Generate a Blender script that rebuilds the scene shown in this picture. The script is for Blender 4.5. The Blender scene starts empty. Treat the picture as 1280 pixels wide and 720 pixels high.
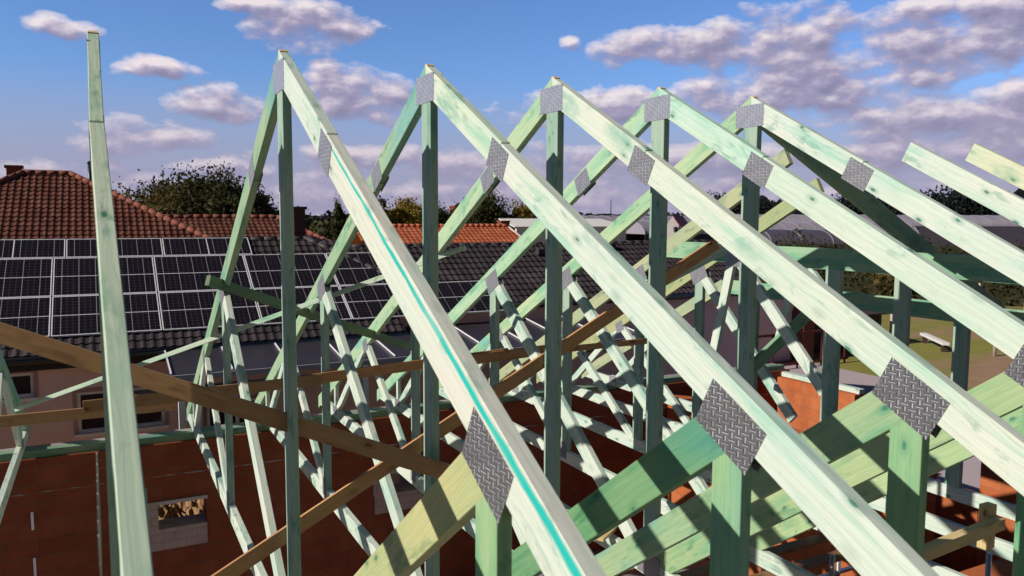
import bpy, bmesh, math, random
from mathutils import Vector, Matrix
random.seed(7)
C = bpy.context.scene.collection
R = math.radians
H = 7.2                      # height of the ridge above the ground
A = 0.48839                  # roof pitch
TA = math.tan(A)

# ------------------------------------------------------------------ materials
class NT:
    def __init__(s, name, world=False):
        if world:
            m = bpy.data.worlds.new(name)
        else:
            m = bpy.data.materials.new(name)
        m.use_nodes = True
        s.m = m; s.t = m.node_tree; s.t.nodes.clear()
    def n(s, typ, ins=None, **kw):
        nd = s.t.nodes.new(typ)
        for k, v in kw.items(): setattr(nd, k, v)
        for k, v in (ins or {}).items(): s.link(v, nd.inputs[k])
        return nd
    def link(s, v, inp):
        if hasattr(v, 'is_output'): s.t.links.new(v, inp)
        elif hasattr(v, 'outputs'): s.t.links.new(v.outputs[0], inp)
        else:
            try: inp.default_value = v
            except Exception:
                n_ = len(inp.default_value); inp.default_value = (tuple(v) + (1.0,))[:n_]
    def math(s, op, a, b=0.0, c=0.0, clamp=False):
        nd = s.n('ShaderNodeMath', {0: a, 1: b, 2: c}, operation=op); nd.use_clamp = clamp
        return nd.outputs[0]
    def vmath(s, op, a, b=(0, 0, 0)):
        return s.n('ShaderNodeVectorMath', {0: a, 1: b}, operation=op).outputs[0]
    def mix(s, f, a, b, mode='MIX'):
        nd = s.n('ShaderNodeMix', data_type='RGBA', blend_type=mode)
        s.link(f, nd.inputs[0]); s.link(a, nd.inputs[6]); s.link(b, nd.inputs[7])
        return nd.outputs[2]
    def ramp(s, f, stops):
        nd = s.n('ShaderNodeValToRGB', {0: f}); e = nd.color_ramp.elements
        while len(e) < len(stops): e.new(0.5)
        for el, (p, c) in zip(e, stops):
            el.position = p; el.color = (c, c, c, 1) if isinstance(c, (int, float)) else (*c[:3], 1)
        return nd.outputs[0]
    def noise(s, vec, scale, detail=4, rough=0.55, out=0, dist=0.0):
        return s.n('ShaderNodeTexNoise', {'Vector': vec, 'Scale': scale, 'Detail': detail, 'Roughness': rough, 'Distortion': dist}).outputs[out]
    def mapping(s, vec, loc=(0, 0, 0), scale=(1, 1, 1), rot=(0, 0, 0)):
        return s.n('ShaderNodeMapping', {0: vec, 1: loc, 2: rot, 3: scale}).outputs[0]
    def co(s, which='Object'): return s.n('ShaderNodeTexCoord').outputs[which]
    def rand(s): return s.n('ShaderNodeObjectInfo').outputs['Random']
    def out(s, col, rough=0.7, bump=None, bstr=0.3, bdist=0.01, metal=0.0, spec=0.3, **extra):
        b = s.n('ShaderNodeBsdfPrincipled', {'Base Color': col, 'Roughness': rough, 'Metallic': metal, 'Specular IOR Level': spec})
        for k, v in extra.items(): s.link(v, b.inputs[k.replace('_', ' ')])
        if bump is not None:
            bn = s.n('ShaderNodeBump', {'Height': bump, 'Strength': bstr, 'Distance': bdist})
            s.t.links.new(bn.outputs[0], b.inputs['Normal'])
        o = s.n('ShaderNodeOutputMaterial'); s.t.links.new(b.outputs[0], o.inputs[0])
        return s.m

def sep(s, v):
    nd = s.n('ShaderNodeSeparateXYZ', {0: v}); return nd.outputs

def timber(name, base, pale, stain, stain_lo=0.55, deep=(0.05, 0.20, 0.14), stripe=False, blue=0.0):
    s = NT(name); co = s.co()
    rnd = s.rand()
    off = s.n('ShaderNodeCombineXYZ', {0: s.math('MULTIPLY', rnd, 37.0), 1: s.math('MULTIPLY', rnd, 91.0), 2: s.math('MULTIPLY', rnd, 53.0)}).outputs[0]
    p = s.vmath('ADD', co, off)
    # long grain, bent round the knots
    warp = s.noise(s.mapping(p, scale=(1.3, 5, 5)), 1.6, 3, out=1)
    pw = s.vmath('ADD', p, s.vmath('MULTIPLY', s.vmath('SUBTRACT', warp, (0.5, 0.5, 0.5)), (0.0, 0.05, 0.05)))
    grain = s.noise(s.mapping(pw, scale=(0.8, 60, 60)), 1.0, 5, 0.65)
    wave = s.n('ShaderNodeTexWave', {'Vector': s.mapping(pw, scale=(0.25, 9, 9)), 'Scale': 1.6, 'Distortion': 3.5, 'Detail': 3, 'Detail Scale': 1.2}, bands_direction='DIAGONAL').outputs[1]
    big = s.noise(s.mapping(p, scale=(1.1, 3.5, 3.5)), 1.0, 4, 0.6)
    big2 = s.noise(s.mapping(p, loc=(9, 3, 5), scale=(0.9, 6.5, 6.5)), 1.3, 5, 0.62)
    col = s.mix(s.ramp(big, [(0.32, 0.0), (0.68, 1.0)]), base, pale)
    col = s.mix(s.math('MULTIPLY', s.ramp(big2, [(stain_lo, 0.0), (stain_lo + 0.16, 1.0)]), 0.62), col, stain)
    fine = s.noise(s.mapping(p, loc=(4, 1, 8), scale=(5.0, 16, 16)), 1.0, 5, 0.6, dist=0.4)
    reg = s.noise(s.mapping(p, loc=(1, 6, 3), scale=(1.6, 4, 4)), 1.0, 2)
    col = s.mix(s.math('MULTIPLY', s.math('MULTIPLY', s.ramp(fine, [(0.54, 0.0), (0.62, 1.0)]), s.ramp(reg, [(0.48, 0.0), (0.6, 1.0)])), 0.55), col, tuple(c * 0.62 for c in stain[:3]) + (1,))
    if blue:
        b3 = s.noise(s.mapping(p, loc=(2, 7, 1), scale=(0.8, 2, 2)), 0.9, 2)
        col = s.mix(s.ramp(b3, [(0.58, 0.0), (0.7, blue)]), col, (0.10, 0.36, 0.42, 1))
    dark = s.vmath('MULTIPLY', col, (0.80, 0.86, 0.80))
    col = s.mix(s.math('MULTIPLY', s.ramp(grain, [(0.35, 1.0), (0.62, 0.0)]), 0.34), col, dark)
    col = s.mix(s.math('MULTIPLY', s.ramp(wave, [(0.1, 1.0), (0.5, 0.0)]), 0.35), col, dark)
    lines = s.n('ShaderNodeTexWave', {'Vector': s.mapping(pw, scale=(0.12, 34, 34)), 'Scale': 1.0, 'Distortion': 5.0, 'Detail': 4, 'Detail Scale': 1.5}, bands_direction='DIAGONAL').outputs[1]
    col = s.mix(s.math('MULTIPLY', s.ramp(lines, [(0.0, 1.0), (0.22, 0.0)]), 0.30), col, s.vmath('MULTIPLY', col, (0.62, 0.70, 0.62)))
    # knots
    kv = s.mapping(s.vmath('ADD', p, s.vmath('MULTIPLY', warp, (0.04, 0.02, 0.02))), scale=(4.2, 9.0, 9.0))
    kd = s.n('ShaderNodeTexVoronoi', {'Vector': kv, 'Scale': 1.0, 'Randomness': 1.0}).outputs
    sel = sep(s, kd['Color'])[0]
    kr = s.math('MULTIPLY', s.math('GREATER_THAN', sel, 0.40), 1.0)
    ring = s.math('MULTIPLY', s.ramp(kd['Distance'], [(0.03, 1.0), (0.085, 0.9), (0.12, 0.35), (0.30, 0.0)]), kr)
    col = s.mix(ring, col, deep)
    # soaked stain blots round some of the knots
    bv = s.mapping(s.vmath('ADD', p, s.vmath('MULTIPLY', s.noise(s.mapping(p, scale=(6, 9, 9)), 1.5, 4, out=1), (0.10, 0.05, 0.05))), loc=(3, 3, 3), scale=(1.5, 4.0, 4.0))
    bd = s.n('ShaderNodeTexVoronoi', {'Vector': bv, 'Scale': 1.0}).outputs
    bsel = s.math('GREATER_THAN', sep(s, bd['Color'])[1], 0.62)
    blot = s.math('MULTIPLY', s.math('MULTIPLY', s.ramp(bd['Distance'], [(0.05, 1.0), (0.24, 0.7), (0.34, 0.0)]), bsel), s.ramp(s.noise(s.mapping(p, scale=(7, 14, 14)), 1.0, 4), [(0.35, 0.25), (0.6, 1.0)]))
    col = s.mix(s.math('MULTIPLY', blot, 0.75), col, tuple(c * 0.72 for c in stain[:3]) + (1,))
    # small dark scuffs
    sc = s.noise(s.mapping(p, scale=(14, 40, 40)), 1.0, 3, 0.7)
    col = s.mix(s.math('MULTIPLY', s.ramp(sc, [(0.66, 0.0), (0.74, 1.0)]), 0.35), col, (0.16, 0.20, 0.15, 1))
    if stripe:
        z = sep(s, co)
        wob = s.math('MULTIPLY', s.math('SUBTRACT', s.noise(s.mapping(co, scale=(2.2, 2, 2)), 1.0, 4), 0.5), 0.03)
        d = s.math('ABSOLUTE', s.math('ADD', s.math('ADD', z[2], -stripe), wob))
        wd = s.math('MULTIPLY_ADD', z[0], 0.0050, 0.008)
        wd = s.math('MULTIPLY', wd, s.math('MULTIPLY_ADD', s.noise(s.mapping(co, scale=(5, 1, 1)), 1.0, 4), 1.6, 0.35))
        f = s.math('SUBTRACT', 1.0, s.math('DIVIDE', d, wd), clamp=True)
        f = s.math('MULTIPLY', s.ramp(f, [(0.0, 0.0), (0.55, 1.0)]), s.ramp(s.noise(s.mapping(co, scale=(1.4, 3, 3)), 1, 3), [(0.25, 0.55), (0.5, 1.0)]))
        f = s.math('MULTIPLY', f, s.math('GREATER_THAN', z[0], 0.0))
        col = s.mix(f, col, (0.02, 0.46, 0.40, 1))
    col = s.mix(1.0, col, s.n('ShaderNodeObjectInfo').outputs['Color'], 'MULTIPLY')
    bump = s.math('ADD', s.math('MULTIPLY', grain, 0.6), s.math('ADD', s.math('MULTIPLY', wave, 0.3), s.math('MULTIPLY', ring, -0.5)))
    return s.out(col, 0.62, bump, 0.35, 0.003, spec=0.25)

M = {}
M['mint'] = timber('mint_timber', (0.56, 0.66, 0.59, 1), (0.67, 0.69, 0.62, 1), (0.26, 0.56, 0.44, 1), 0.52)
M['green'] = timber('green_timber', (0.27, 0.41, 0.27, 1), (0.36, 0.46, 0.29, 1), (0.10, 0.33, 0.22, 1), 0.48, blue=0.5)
M['post'] = timber('post_timber', (0.31, 0.44, 0.36, 1), (0.42, 0.50, 0.41, 1), (0.12, 0.34, 0.25, 1), 0.52)
M['stripe'] = timber('striped_timber', (0.62, 0.69, 0.61, 1), (0.70, 0.66, 0.59, 1), (0.38, 0.63, 0.52, 1), 0.58, stripe=-0.05)
M['sage'] = timber('sage_timber', (0.35, 0.43, 0.28, 1), (0.46, 0.46, 0.28, 1), (0.24, 0.40, 0.26, 1), 0.58)
M['web_pale'] = timber('pale_web_timber', (0.55, 0.64, 0.56, 1), (0.70, 0.70, 0.62, 1), (0.20, 0.50, 0.42, 1), 0.50)
M['web_green'] = timber('green_web_timber', (0.26, 0.42, 0.24, 1), (0.38, 0.47, 0.27, 1), (0.08, 0.33, 0.20, 1), 0.50, blue=0.6)
M['brown'] = timber('brown_timber', (0.42, 0.22, 0.10, 1), (0.50, 0.28, 0.14, 1), (0.28, 0.14, 0.07, 1), 0.55, deep=(0.12, 0.05, 0.02, 1))
M['offcut'] = timber('offcut_timber', (0.60, 0.42, 0.20, 1), (0.68, 0.52, 0.28, 1), (0.42, 0.28, 0.12, 1), 0.6, deep=(0.2, 0.1, 0.04, 1))

def endgrain():
    s = NT('end_grain'); co = s.co()
    w = s.n('ShaderNodeTexWave', {'Vector': co, 'Scale': 30.0, 'Distortion': 2.0}, wave_type='RINGS').outputs[1]
    return s.out(s.mix(w, (0.62, 0.40, 0.18, 1), (0.74, 0.55, 0.28, 1)), 0.8)
M['end'] = endgrain()

def plate_mat():
    s = NT('galvanised_plate'); co = s.co()
    # the punched slots lie square to the world, the plate is turned to the rafter
    uv = s.n('ShaderNodeAttribute', attribute_name='slot').outputs['Vector']
    x, y, _ = sep(s, uv)
    fx, fy = s.math('FLOOR', x), s.math('FLOOR', y)
    par = s.math('ABSOLUTE', s.math('MODULO', s.math('ADD', fx, fy), 2.0))
    cx = s.math('SUBTRACT', s.math('FRACT', x), 0.5); cy = s.math('SUBTRACT', s.math('FRACT', y), 0.5)
    def dash(a, b, off):
        l = s.math('LESS_THAN', s.math('ABSOLUTE', a), 0.60)
        w = s.math('LESS_THAN', s.math('ABSOLUTE', s.math('ADD', b, off)), 0.068)
        return s.math('MULTIPLY', l, w)
    hl, hd = dash(cx, cy, 0.05), dash(cx, cy, -0.16)
    vl, vd = dash(cy, cx, 0.05), dash(cy, cx, -0.16)
    light = s.n('ShaderNodeMix', {0: par, 2: hl, 3: vl}).outputs[0]
    darkm = s.n('ShaderNodeMix', {0: par, 2: hd, 3: vd}).outputs[0]
    var = s.noise(co, 14, 4)
    base = s.mix(var, (0.34, 0.34, 0.37, 1), (0.48, 0.48, 0.52, 1))
    col = s.mix(s.math('MULTIPLY', darkm, 0.6), base, (0.05, 0.05, 0.055, 1))
    vis = s.ramp(s.noise(co, 9, 2), [(0.3, 0.35), (0.6, 1.0)])
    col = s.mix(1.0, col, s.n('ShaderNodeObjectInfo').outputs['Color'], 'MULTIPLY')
    lv = s.math('MULTIPLY', light, vis)
    col = s.mix(lv, col, (0.50, 0.50, 0.52, 1))
    h = s.math('SUBTRACT', light, darkm)
    return s.out(col, 0.38, h, 0.6, 0.003, metal=s.math('MULTIPLY_ADD', lv, -0.45, 0.45), spec=0.5)
M['plate'] = plate_mat()

def plain(name, col, rough=0.7, amp=0.25, scale=6.0, metal=0.0, spec=0.3, bstr=0.15, sc3=(1, 1, 1)):
    s = NT(name); co = s.mapping(s.co(), scale=sc3)
    n = s.noise(co, scale, 6, 0.6); n2 = s.noise(co, scale * 0.17, 3)
    d = tuple(c * (1 - amp) for c in col[:3]) + (1,); l = tuple(min(1, c * (1 + amp)) for c in col[:3]) + (1,)
    c = s.mix(s.math('MULTIPLY', s.math('ADD', n, n2), 0.5), d, l)
    return s.out(c, rough, n, bstr, 0.01, metal=metal, spec=spec)

def tile_mat(name, c1, c2, c3, tw, cw, rough=0.55, spec=0.35):
    s = NT(name); co = s.co(); x, y, z = sep(s, co)
    cell = s.n('ShaderNodeCombineXYZ', {0: s.math('FLOOR', s.math('DIVIDE', x, tw)), 1: s.math('FLOOR', s.math('DIVIDE', y, cw)), 2: 0.0}).outputs[0]
    wn = s.n('ShaderNodeTexWhiteNoise', {0: cell}).outputs[0]
    col = s.ramp(wn, [(0.0, c1), (0.6, c2), (1.0, c3)])
    dirt = s.noise(co, 1.3, 5, 0.65)
    col = s.mix(s.ramp(dirt, [(0.4, 0.0), (0.75, 0.45)]), col, tuple(v * 0.45 for v in c1) + (1,))
    return s.out(col, rough, s.noise(co, 60, 3), 0.15, 0.004, spec=spec)
M['tile_black'] = tile_mat('black_tile', (0.040, 0.032, 0.036), (0.054, 0.043, 0.048), (0.076, 0.060, 0.066), 0.165, 0.245, 0.7, 0.15)
M['tile_red'] = tile_mat('old_red_tile', (0.10, 0.034, 0.024), (0.145, 0.050, 0.033), (0.175, 0.075, 0.052), 0.18, 0.27, 0.85, 0.15)
M['tile_orange'] = tile_mat('orange_tile', (0.42, 0.11, 0.05), (0.50, 0.14, 0.065), (0.56, 0.17, 0.085), 0.3, 0.36, 0.8, 0.15)
M['ridge_black'] = plain('black_ridge_tile', (0.05, 0.042, 0.044), 0.55)
M['ridge_red'] = plain('red_ridge_tile', (0.21, 0.07, 0.045), 0.8)
M['ridge_orange'] = plain('orange_ridge_tile', (0.52, 0.15, 0.075), 0.8)

def brick_mat(name, c1, c2, mortar, bw=0.38, bh=0.24, msz=0.008):
    s = NT(name); co = s.co(); x, y, z = sep(s, co)
    v = s.n('ShaderNodeCombineXYZ', {0: s.math('ADD', x, y), 1: z, 2: 0.0}).outputs[0]
    b = s.n('ShaderNodeTexBrick', {'Vector': v, 'Color1': c1, 'Color2': c2, 'Mortar': mortar, 'Scale': 1.0, 'Mortar Size': msz, 'Mortar Smooth': 0.3, 'Brick Width': bw, 'Row Height': bh})
    ribs = s.math('MULTIPLY', s.math('SINE', s.math('MULTIPLY', s.math('ADD', x, y), 210.0)), 0.5)
    n = s.noise(co, 3.5, 5, 0.65)
    col = s.mix(s.ramp(n, [(0.3, 0.5), (0.7, 0.0)]), b.outputs[0], tuple(k * 0.5 for k in c1[:3]) + (1,))
    # mortar smears
    sm = s.noise(s.mapping(co, scale=(0.7, 0.7, 5)), 2.3, 5, 0.7)
    col = s.mix(s.math('MULTIPLY', s.ramp(sm, [(0.66, 0.0), (0.74, 1.0)]), 0.4), col, (0.34, 0.27, 0.23, 1))
    hgt = s.math('ADD', s.math('MULTIPLY', ribs, 0.35), s.math('MULTIPLY', b.outputs[1], -1.0))
    return s.out(col, 0.85, hgt, 0.4, 0.006, spec=0.15)
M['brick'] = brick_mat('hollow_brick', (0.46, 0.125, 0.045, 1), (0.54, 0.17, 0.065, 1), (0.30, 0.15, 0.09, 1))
M['brick_shaded'] = brick_mat('shaded_hollow_brick', (0.24, 0.06, 0.03, 1), (0.30, 0.085, 0.04, 1), (0.17, 0.09, 0.06, 1))  # same brick as above, its colour darkened for the wall in shade
M['brick_pale'] = brick_mat('pale_block', (0.46, 0.34, 0.31, 1), (0.50, 0.38, 0.35, 1), (0.35, 0.26, 0.24, 1), 0.3, 0.12)
M['chimney'] = brick_mat('chimney_brick', (0.22, 0.06, 0.04, 1), (0.28, 0.08, 0.05, 1), (0.2, 0.12, 0.1, 1), 0.25, 0.08, 0.01)
M['pink'] = plain('pink_render', (0.80, 0.55, 0.53), 0.9, 0.10, 9, bstr=0.25)
M['pink_light'] = plain('pale_pink_render', (0.44, 0.27, 0.25), 0.9, 0.10, 9, bstr=0.25)
M['white'] = plain('white_frame', (0.84, 0.82, 0.86), 0.5, 0.06)
M['alu'] = plain('aluminium_frame', (0.80, 0.78, 0.82), 0.4, 0.06)
M['sill'] = plain('stone_sill', (0.45, 0.40, 0.41), 0.6, 0.1)
M['gutter'] = plain('black_gutter', (0.028, 0.022, 0.024), 0.4, 0.2, spec=0.5)
M['darkbox'] = plain('dark_soffit', (0.05, 0.035, 0.03), 0.8, 0.2)
M['steel'] = plain('scaffold_steel', (0.42, 0.40, 0.42), 0.4, 0.2, metal=0.7)
M['concrete'] = plain('concrete', (0.30, 0.26, 0.26), 0.9, 0.18, 4)
M['paving'] = plain('pale_paving', (0.44, 0.36, 0.38), 0.9, 0.12, 3)
M['lid'] = plain('membrane', (0.30, 0.28, 0.34), 0.7, 0.1, 2)
M['red_metal'] = plain('red_rail', (0.16, 0.02, 0.02), 0.5, 0.2)
M['rust'] = plain('dark_wood', (0.06, 0.035, 0.03), 0.8, 0.3)
M['white_wall'] = plain('white_wall', (0.72, 0.68, 0.66), 0.8, 0.08)
M['red_roof'] = plain('bright_red_roof', (0.42, 0.035, 0.045), 0.6, 0.15)
M['bark'] = plain('bark', (0.07, 0.05, 0.035), 0.95, 0.4, 12)
M['pole'] = plain('weathered_pole', (0.45, 0.40, 0.35), 0.8, 0.2)

def glass_mat(name, col, rough=0.08):
    s = NT(name); n = s.noise(s.co(), 2.0, 3)
    c = s.mix(n, tuple(k * 0.6 for k in col) + (1,), tuple(col) + (1,))
    return s.out(c, rough, spec=0.6)
M['glass'] = glass_mat('dark_window_glass', (0.05, 0.045, 0.055))
M['lean_glass'] = glass_mat('smoked_roof_glass', (0.050, 0.042, 0.055), 0.35)

def pv_mat():
    s = NT('solar_cells'); x, y, z = sep(s, s.co())
    def grid(v, step, w):
        f = s.math('FRACT', s.math('DIVIDE', v, step))
        return s.math('LESS_THAN', s.math('ABSOLUTE', s.math('SUBTRACT', f, 0.5)), w / step / 2)
    ln = s.math('MAXIMUM', s.math('MULTIPLY', grid(x, 0.292, 0.011), 0.45), s.math('MULTIPLY', grid(x, 0.0973, 0.006), 0.10))
    ln = s.math('MAXIMUM', ln, s.math('MULTIPLY', grid(y, 0.0985, 0.006), 0.10))
    n = s.noise(s.co(), 3, 2)
    c = s.mix(n, (0.007, 0.006, 0.010, 1), (0.014, 0.011, 0.018, 1))
    c = s.mix(ln, c, (0.62, 0.56, 0.60, 1))
    return s.out(c, 0.30, spec=0.10)
M['pv'] = pv_mat()

def ground_mat():
    s = NT('dry_ground'); co = s.co()
    a = s.noise(co, 0.05, 6, 0.6); b = s.noise(co, 0.9, 6, 0.7); g = s.noise(s.mapping(co, scale=(0.6, 2.2, 1)), 0.12, 5, 0.6)
    soil = s.mix(b, (0.24, 0.145, 0.085, 1), (0.40, 0.26, 0.17, 1))
    grass = s.mix(b, (0.14, 0.16, 0.035, 1), (0.32, 0.28, 0.07, 1))
    c = s.mix(s.ramp(g, [(0.40, 0.0), (0.54, 1.0)]), soil, grass)
    far = s.mix(s.ramp(a, [(0.4, 0), (0.6, 1)]), (0.16, 0.12, 0.07, 1), (0.08, 0.08, 0.03, 1))
    d = s.n('ShaderNodeVectorMath', {0: co}, operation='LENGTH').outputs[1]
    c = s.mix(s.ramp(s.math('DIVIDE', d, 200.0), [(0.25, 0.0), (0.45, 1.0)]), c, far)
    return s.out(c, 0.95, b, 0.4, 0.05, spec=0.1)
M['ground'] = ground_mat()
M['sand'] = plain('rubble_sand', (0.36, 0.22, 0.11), 0.95, 0.45, 2.5, bstr=0.6)

def leaf_mat(name, c1, c2, c3):
    s = NT(name)
    co = s.co(); r = s.noise(co, 0.7, 3); q = s.n('ShaderNodeTexWhiteNoise', {0: s.n('ShaderNodeVectorMath', {0: s.vmath('MULTIPLY', co, (2.2, 2.2, 2.2))}, operation='FLOOR').outputs[0]}).outputs[0]
    col = s.mix(s.ramp(r, [(0.35, 0), (0.65, 1)]), c1, c2)
    col = s.mix(s.math('MULTIPLY', q, 0.6), col, c3)
    b = s.n('ShaderNodeBsdfPrincipled', {'Base Color': col, 'Roughness': 0.7, 'Specular IOR Level': 0.2})
    t = s.n('ShaderNodeBsdfTranslucent', {0: col})
    mx = s.n('ShaderNodeMixShader', {0: 0.25}); s.t.links.new(b.outputs[0], mx.inputs[1]); s.t.links.new(t.outputs[0], mx.inputs[2])
    o = s.n('ShaderNodeOutputMaterial'); s.t.links.new(mx.outputs[0], o.inputs[0]); return s.m
M['leaf_dark'] = leaf_mat('dark_leaves', (0.020, 0.028, 0.010, 1), (0.045, 0.052, 0.016, 1), (0.085, 0.070, 0.020, 1))
M['leaf_olive'] = leaf_mat('olive_leaves', (0.040, 0.042, 0.012, 1), (0.085, 0.070, 0.020, 1), (0.16, 0.105, 0.03, 1))
M['leaf_gold'] = leaf_mat('golden_leaves', (0.10, 0.085, 0.015, 1), (0.24, 0.17, 0.025, 1), (0.38, 0.26, 0.04, 1))
M['leaf_green'] = leaf_mat('vineyard_leaves', (0.018, 0.028, 0.010, 1), (0.040, 0.045, 0.018, 1), (0.075, 0.060, 0.03, 1))
M['leaf_far'] = leaf_mat('far_leaves', (0.012, 0.017, 0.020, 1), (0.018, 0.024, 0.024, 1), (0.026, 0.030, 0.027, 1))

def film_mat():
    s = NT('greenhouse_film'); co = s.co()
    x, y, z = sep(s, co)
    st = s.math('FRACT', s.math('DIVIDE', x, 3.0)); ln = s.math('LESS_THAN', st, 0.06)
    n = s.noise(co, 0.25, 5)
    c = s.mix(n, (0.24, 0.215, 0.26, 1), (0.34, 0.31, 0.36, 1))
    c = s.mix(s.math('MULTIPLY', ln, 0.5), c, (0.18, 0.16, 0.2, 1))
    return s.out(c, 0.5, spec=0.3)
M['film'] = film_mat()
M['film_dark'] = plain('dark_net_film', (0.075, 0.065, 0.09), 0.6, 0.2, 0.3)

# ------------------------------------------------------------------ object helpers
def link(o, parent=None):
    C.objects.link(o)
    if parent: o.parent = parent
    return o
def V(x, y, z): return Vector((x, y, z + H))      # design coordinates have z = 0 at the ridge
def tag(o, label=None, cat=None, group=None, kind=None):
    if label: o['label'] = label
    if cat: o['category'] = cat
    if group: o['group'] = group
    if kind: o['kind'] = kind
    return o
def empty(name, loc, label, cat, group=None):
    o = bpy.data.objects.new(name, None); o.empty_display_size = 0.2; o.location = loc
    link(o); return tag(o, label, cat, group)
WP = set()
def wempty(*a, **k):
    o = empty(*a, **k); WP.add(o.name); return o
def mesh_obj(name, bm, mats, parent=None, mat=None, smooth=False):
    me = bpy.data.meshes.new(name); bm.normal_update(); bm.to_mesh(me); bm.free()
    for m in (mats if isinstance(mats, (list, tuple)) else [mats]): me.materials.append(m)
    if smooth:
        for f in me.polygons: f.use_smooth = True
    o = bpy.data.objects.new(name, me)
    if mat is not None: o.matrix_local = mat
    link(o, parent); 
    if parent is not None and parent.name in WP: o.matrix_parent_inverse = Matrix.Translation(-parent.location)
    if mat is not None: o.matrix_basis = mat
    return o
def box(bm, lo, hi, mi=0):
    vs = [bm.verts.new((x, y, z)) for x in (lo[0], hi[0]) for y in (lo[1], hi[1]) for z in (lo[2], hi[2])]
    for f in ((0, 1, 3, 2), (4, 6, 7, 5), (0, 4, 5, 1), (2, 3, 7, 6), (0, 2, 6, 4), (1, 5, 7, 3)):
        fc = bm.faces.new([vs[i] for i in f]); fc.material_index = mi
def bar(bm, a, b, w, h, up=Vector((0, 0, 1)), mi=0):
    a, b = Vector(a), Vector(b); d = (b - a).normalized(); s = d.cross(up)
    if s.length < 1e-4: s = Vector((1, 0, 0))
    s.normalize(); u = s.cross(d)
    r = []
    for p in (a, b):
        for i, j in ((-1, -1), (1, -1), (1, 1), (-1, 1)): r.append(bm.verts.new(p + s * (i * w / 2) + u * (j * h / 2)))
    for q in ((0, 3, 2, 1), (4, 5, 6, 7), (0, 1, 5, 4), (1, 2, 6, 5), (2, 3, 7, 6), (3, 0, 4, 7)):
        fc = bm.faces.new([r[i] for i in q]); fc.material_index = mi
def rod(bm, a, b, r0, r1=None, n=8):
    r1 = r0 if r1 is None else r1
    a, b = Vector(a), Vector(b); d = (b - a).normalized(); s = d.orthogonal().normalized(); u = d.cross(s)
    ra = [bm.verts.new(a + (s * math.cos(t) + u * math.sin(t)) * r0) for t in [2 * math.pi * i / n for i in range(n)]]
    rb = [bm.verts.new(b + (s * math.cos(t) + u * math.sin(t)) * r1) for t in [2 * math.pi * i / n for i in range(n)]]
    for i in range(n): bm.faces.new([ra[i], ra[(i + 1) % n], rb[(i + 1) % n], rb[i]])
    bm.faces.new(ra[::-1]); bm.faces.new(rb)

# timber prism lying in a truss plane: local x along a->b, local z square to it, thickness towards +X
def member(name, a, b, w, t, inset, mat, parent, poly=None, off=0.0, tint=None, ends=False):
    a2, b2 = Vector((0, a[0], a[1])), Vector((0, b[0], b[1]))
    d = (b2 - a2).normalized(); L = (b2 - a2).length
    n = Vector((0, -d.z, d.y)); yv = n.cross(d)
    mt = Matrix(((d.x, yv.x, n.x, 0), (d.y, yv.y, n.y, a2.y), (d.z, yv.z, n.z, a2.z), (0, 0, 0, 1)))
    if poly is None: P = [(0, off - w / 2), (L, off - w / 2), (L, off + w / 2), (0, off + w / 2)]
    else:
        P = []
        for (y, z) in poly:
            v = Vector((0, y, z)) - a2; P.append((v.dot(d), v.dot(n)))
    bm = bmesh.new(); sgn = 1 if yv.x < 0 else -1
    y0, y1 = -sgn * inset, -sgn * (t - inset)
    # subdivide long members a little so that the board can bow slightly
    f1 = [bm.verts.new((x, y0, z)) for x, z in P]; f2 = [bm.verts.new((x, y1, z)) for x, z in P]
    k = len(P); bm.faces.new(f1); bm.faces.new(f2[::-1])
    for i in range(k): bm.faces.new([f1[i], f2[i], f2[(i + 1) % k], f1[(i + 1) % k]])
    bmesh.ops.recalc_face_normals(bm, faces=bm.faces)
    bmesh.ops.bevel(bm, geom=list(bm.edges), offset=0.0028, segments=1, affect='EDGES')
    mats = [M[mat], M['end']]
    if ends:
        for f in bm.faces:
            c = f.calc_center_median()
            if abs(f.normal.x) > 0.5 and f.calc_area() > 0.001: f.material_index = 1
    o = mesh_obj(name, bm, mats, parent, mt)
    if tint: o.color = (*tint, 1)
    return o

def plate(cy, cz, L, w, ang, parent, t=0.059, tone=0.75):
    # a pair of thin punched plates, one on each face of the truss
    for side, x in (('a', -0.0012), ('b', t + 0.0012)):
        bm = bmesh.new(); box(bm, (-0.0012, -L / 2, -w / 2), (0.0012, L / 2, w / 2))
        mt = Matrix.Translation((x, cy, cz)) @ Matrix.Rotation(ang, 4, 'X')
        lay = bm.verts.layers.float_vector.new('slot')
        for v in bm.verts:
            q = Matrix.Rotation(ang, 4, 'X') @ v.co; v[lay] = (q.y / 0.034, q.z / 0.0205, 0)
        o = mesh_obj('connector_plate', bm, M['plate'], parent, mt); o.color = (tone, tone, tone * 1.03, 1)  # tone paints the reflection in: sky-bright at the apex, darker on low near plates

def rf(y, d=0.0): return (y, -TA * abs(y) - d / math.cos(A))   # a point d under the roof line
W = 0.172; T = 0.059
ZB = -3.96                                                     # top of the bottom chord

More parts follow.
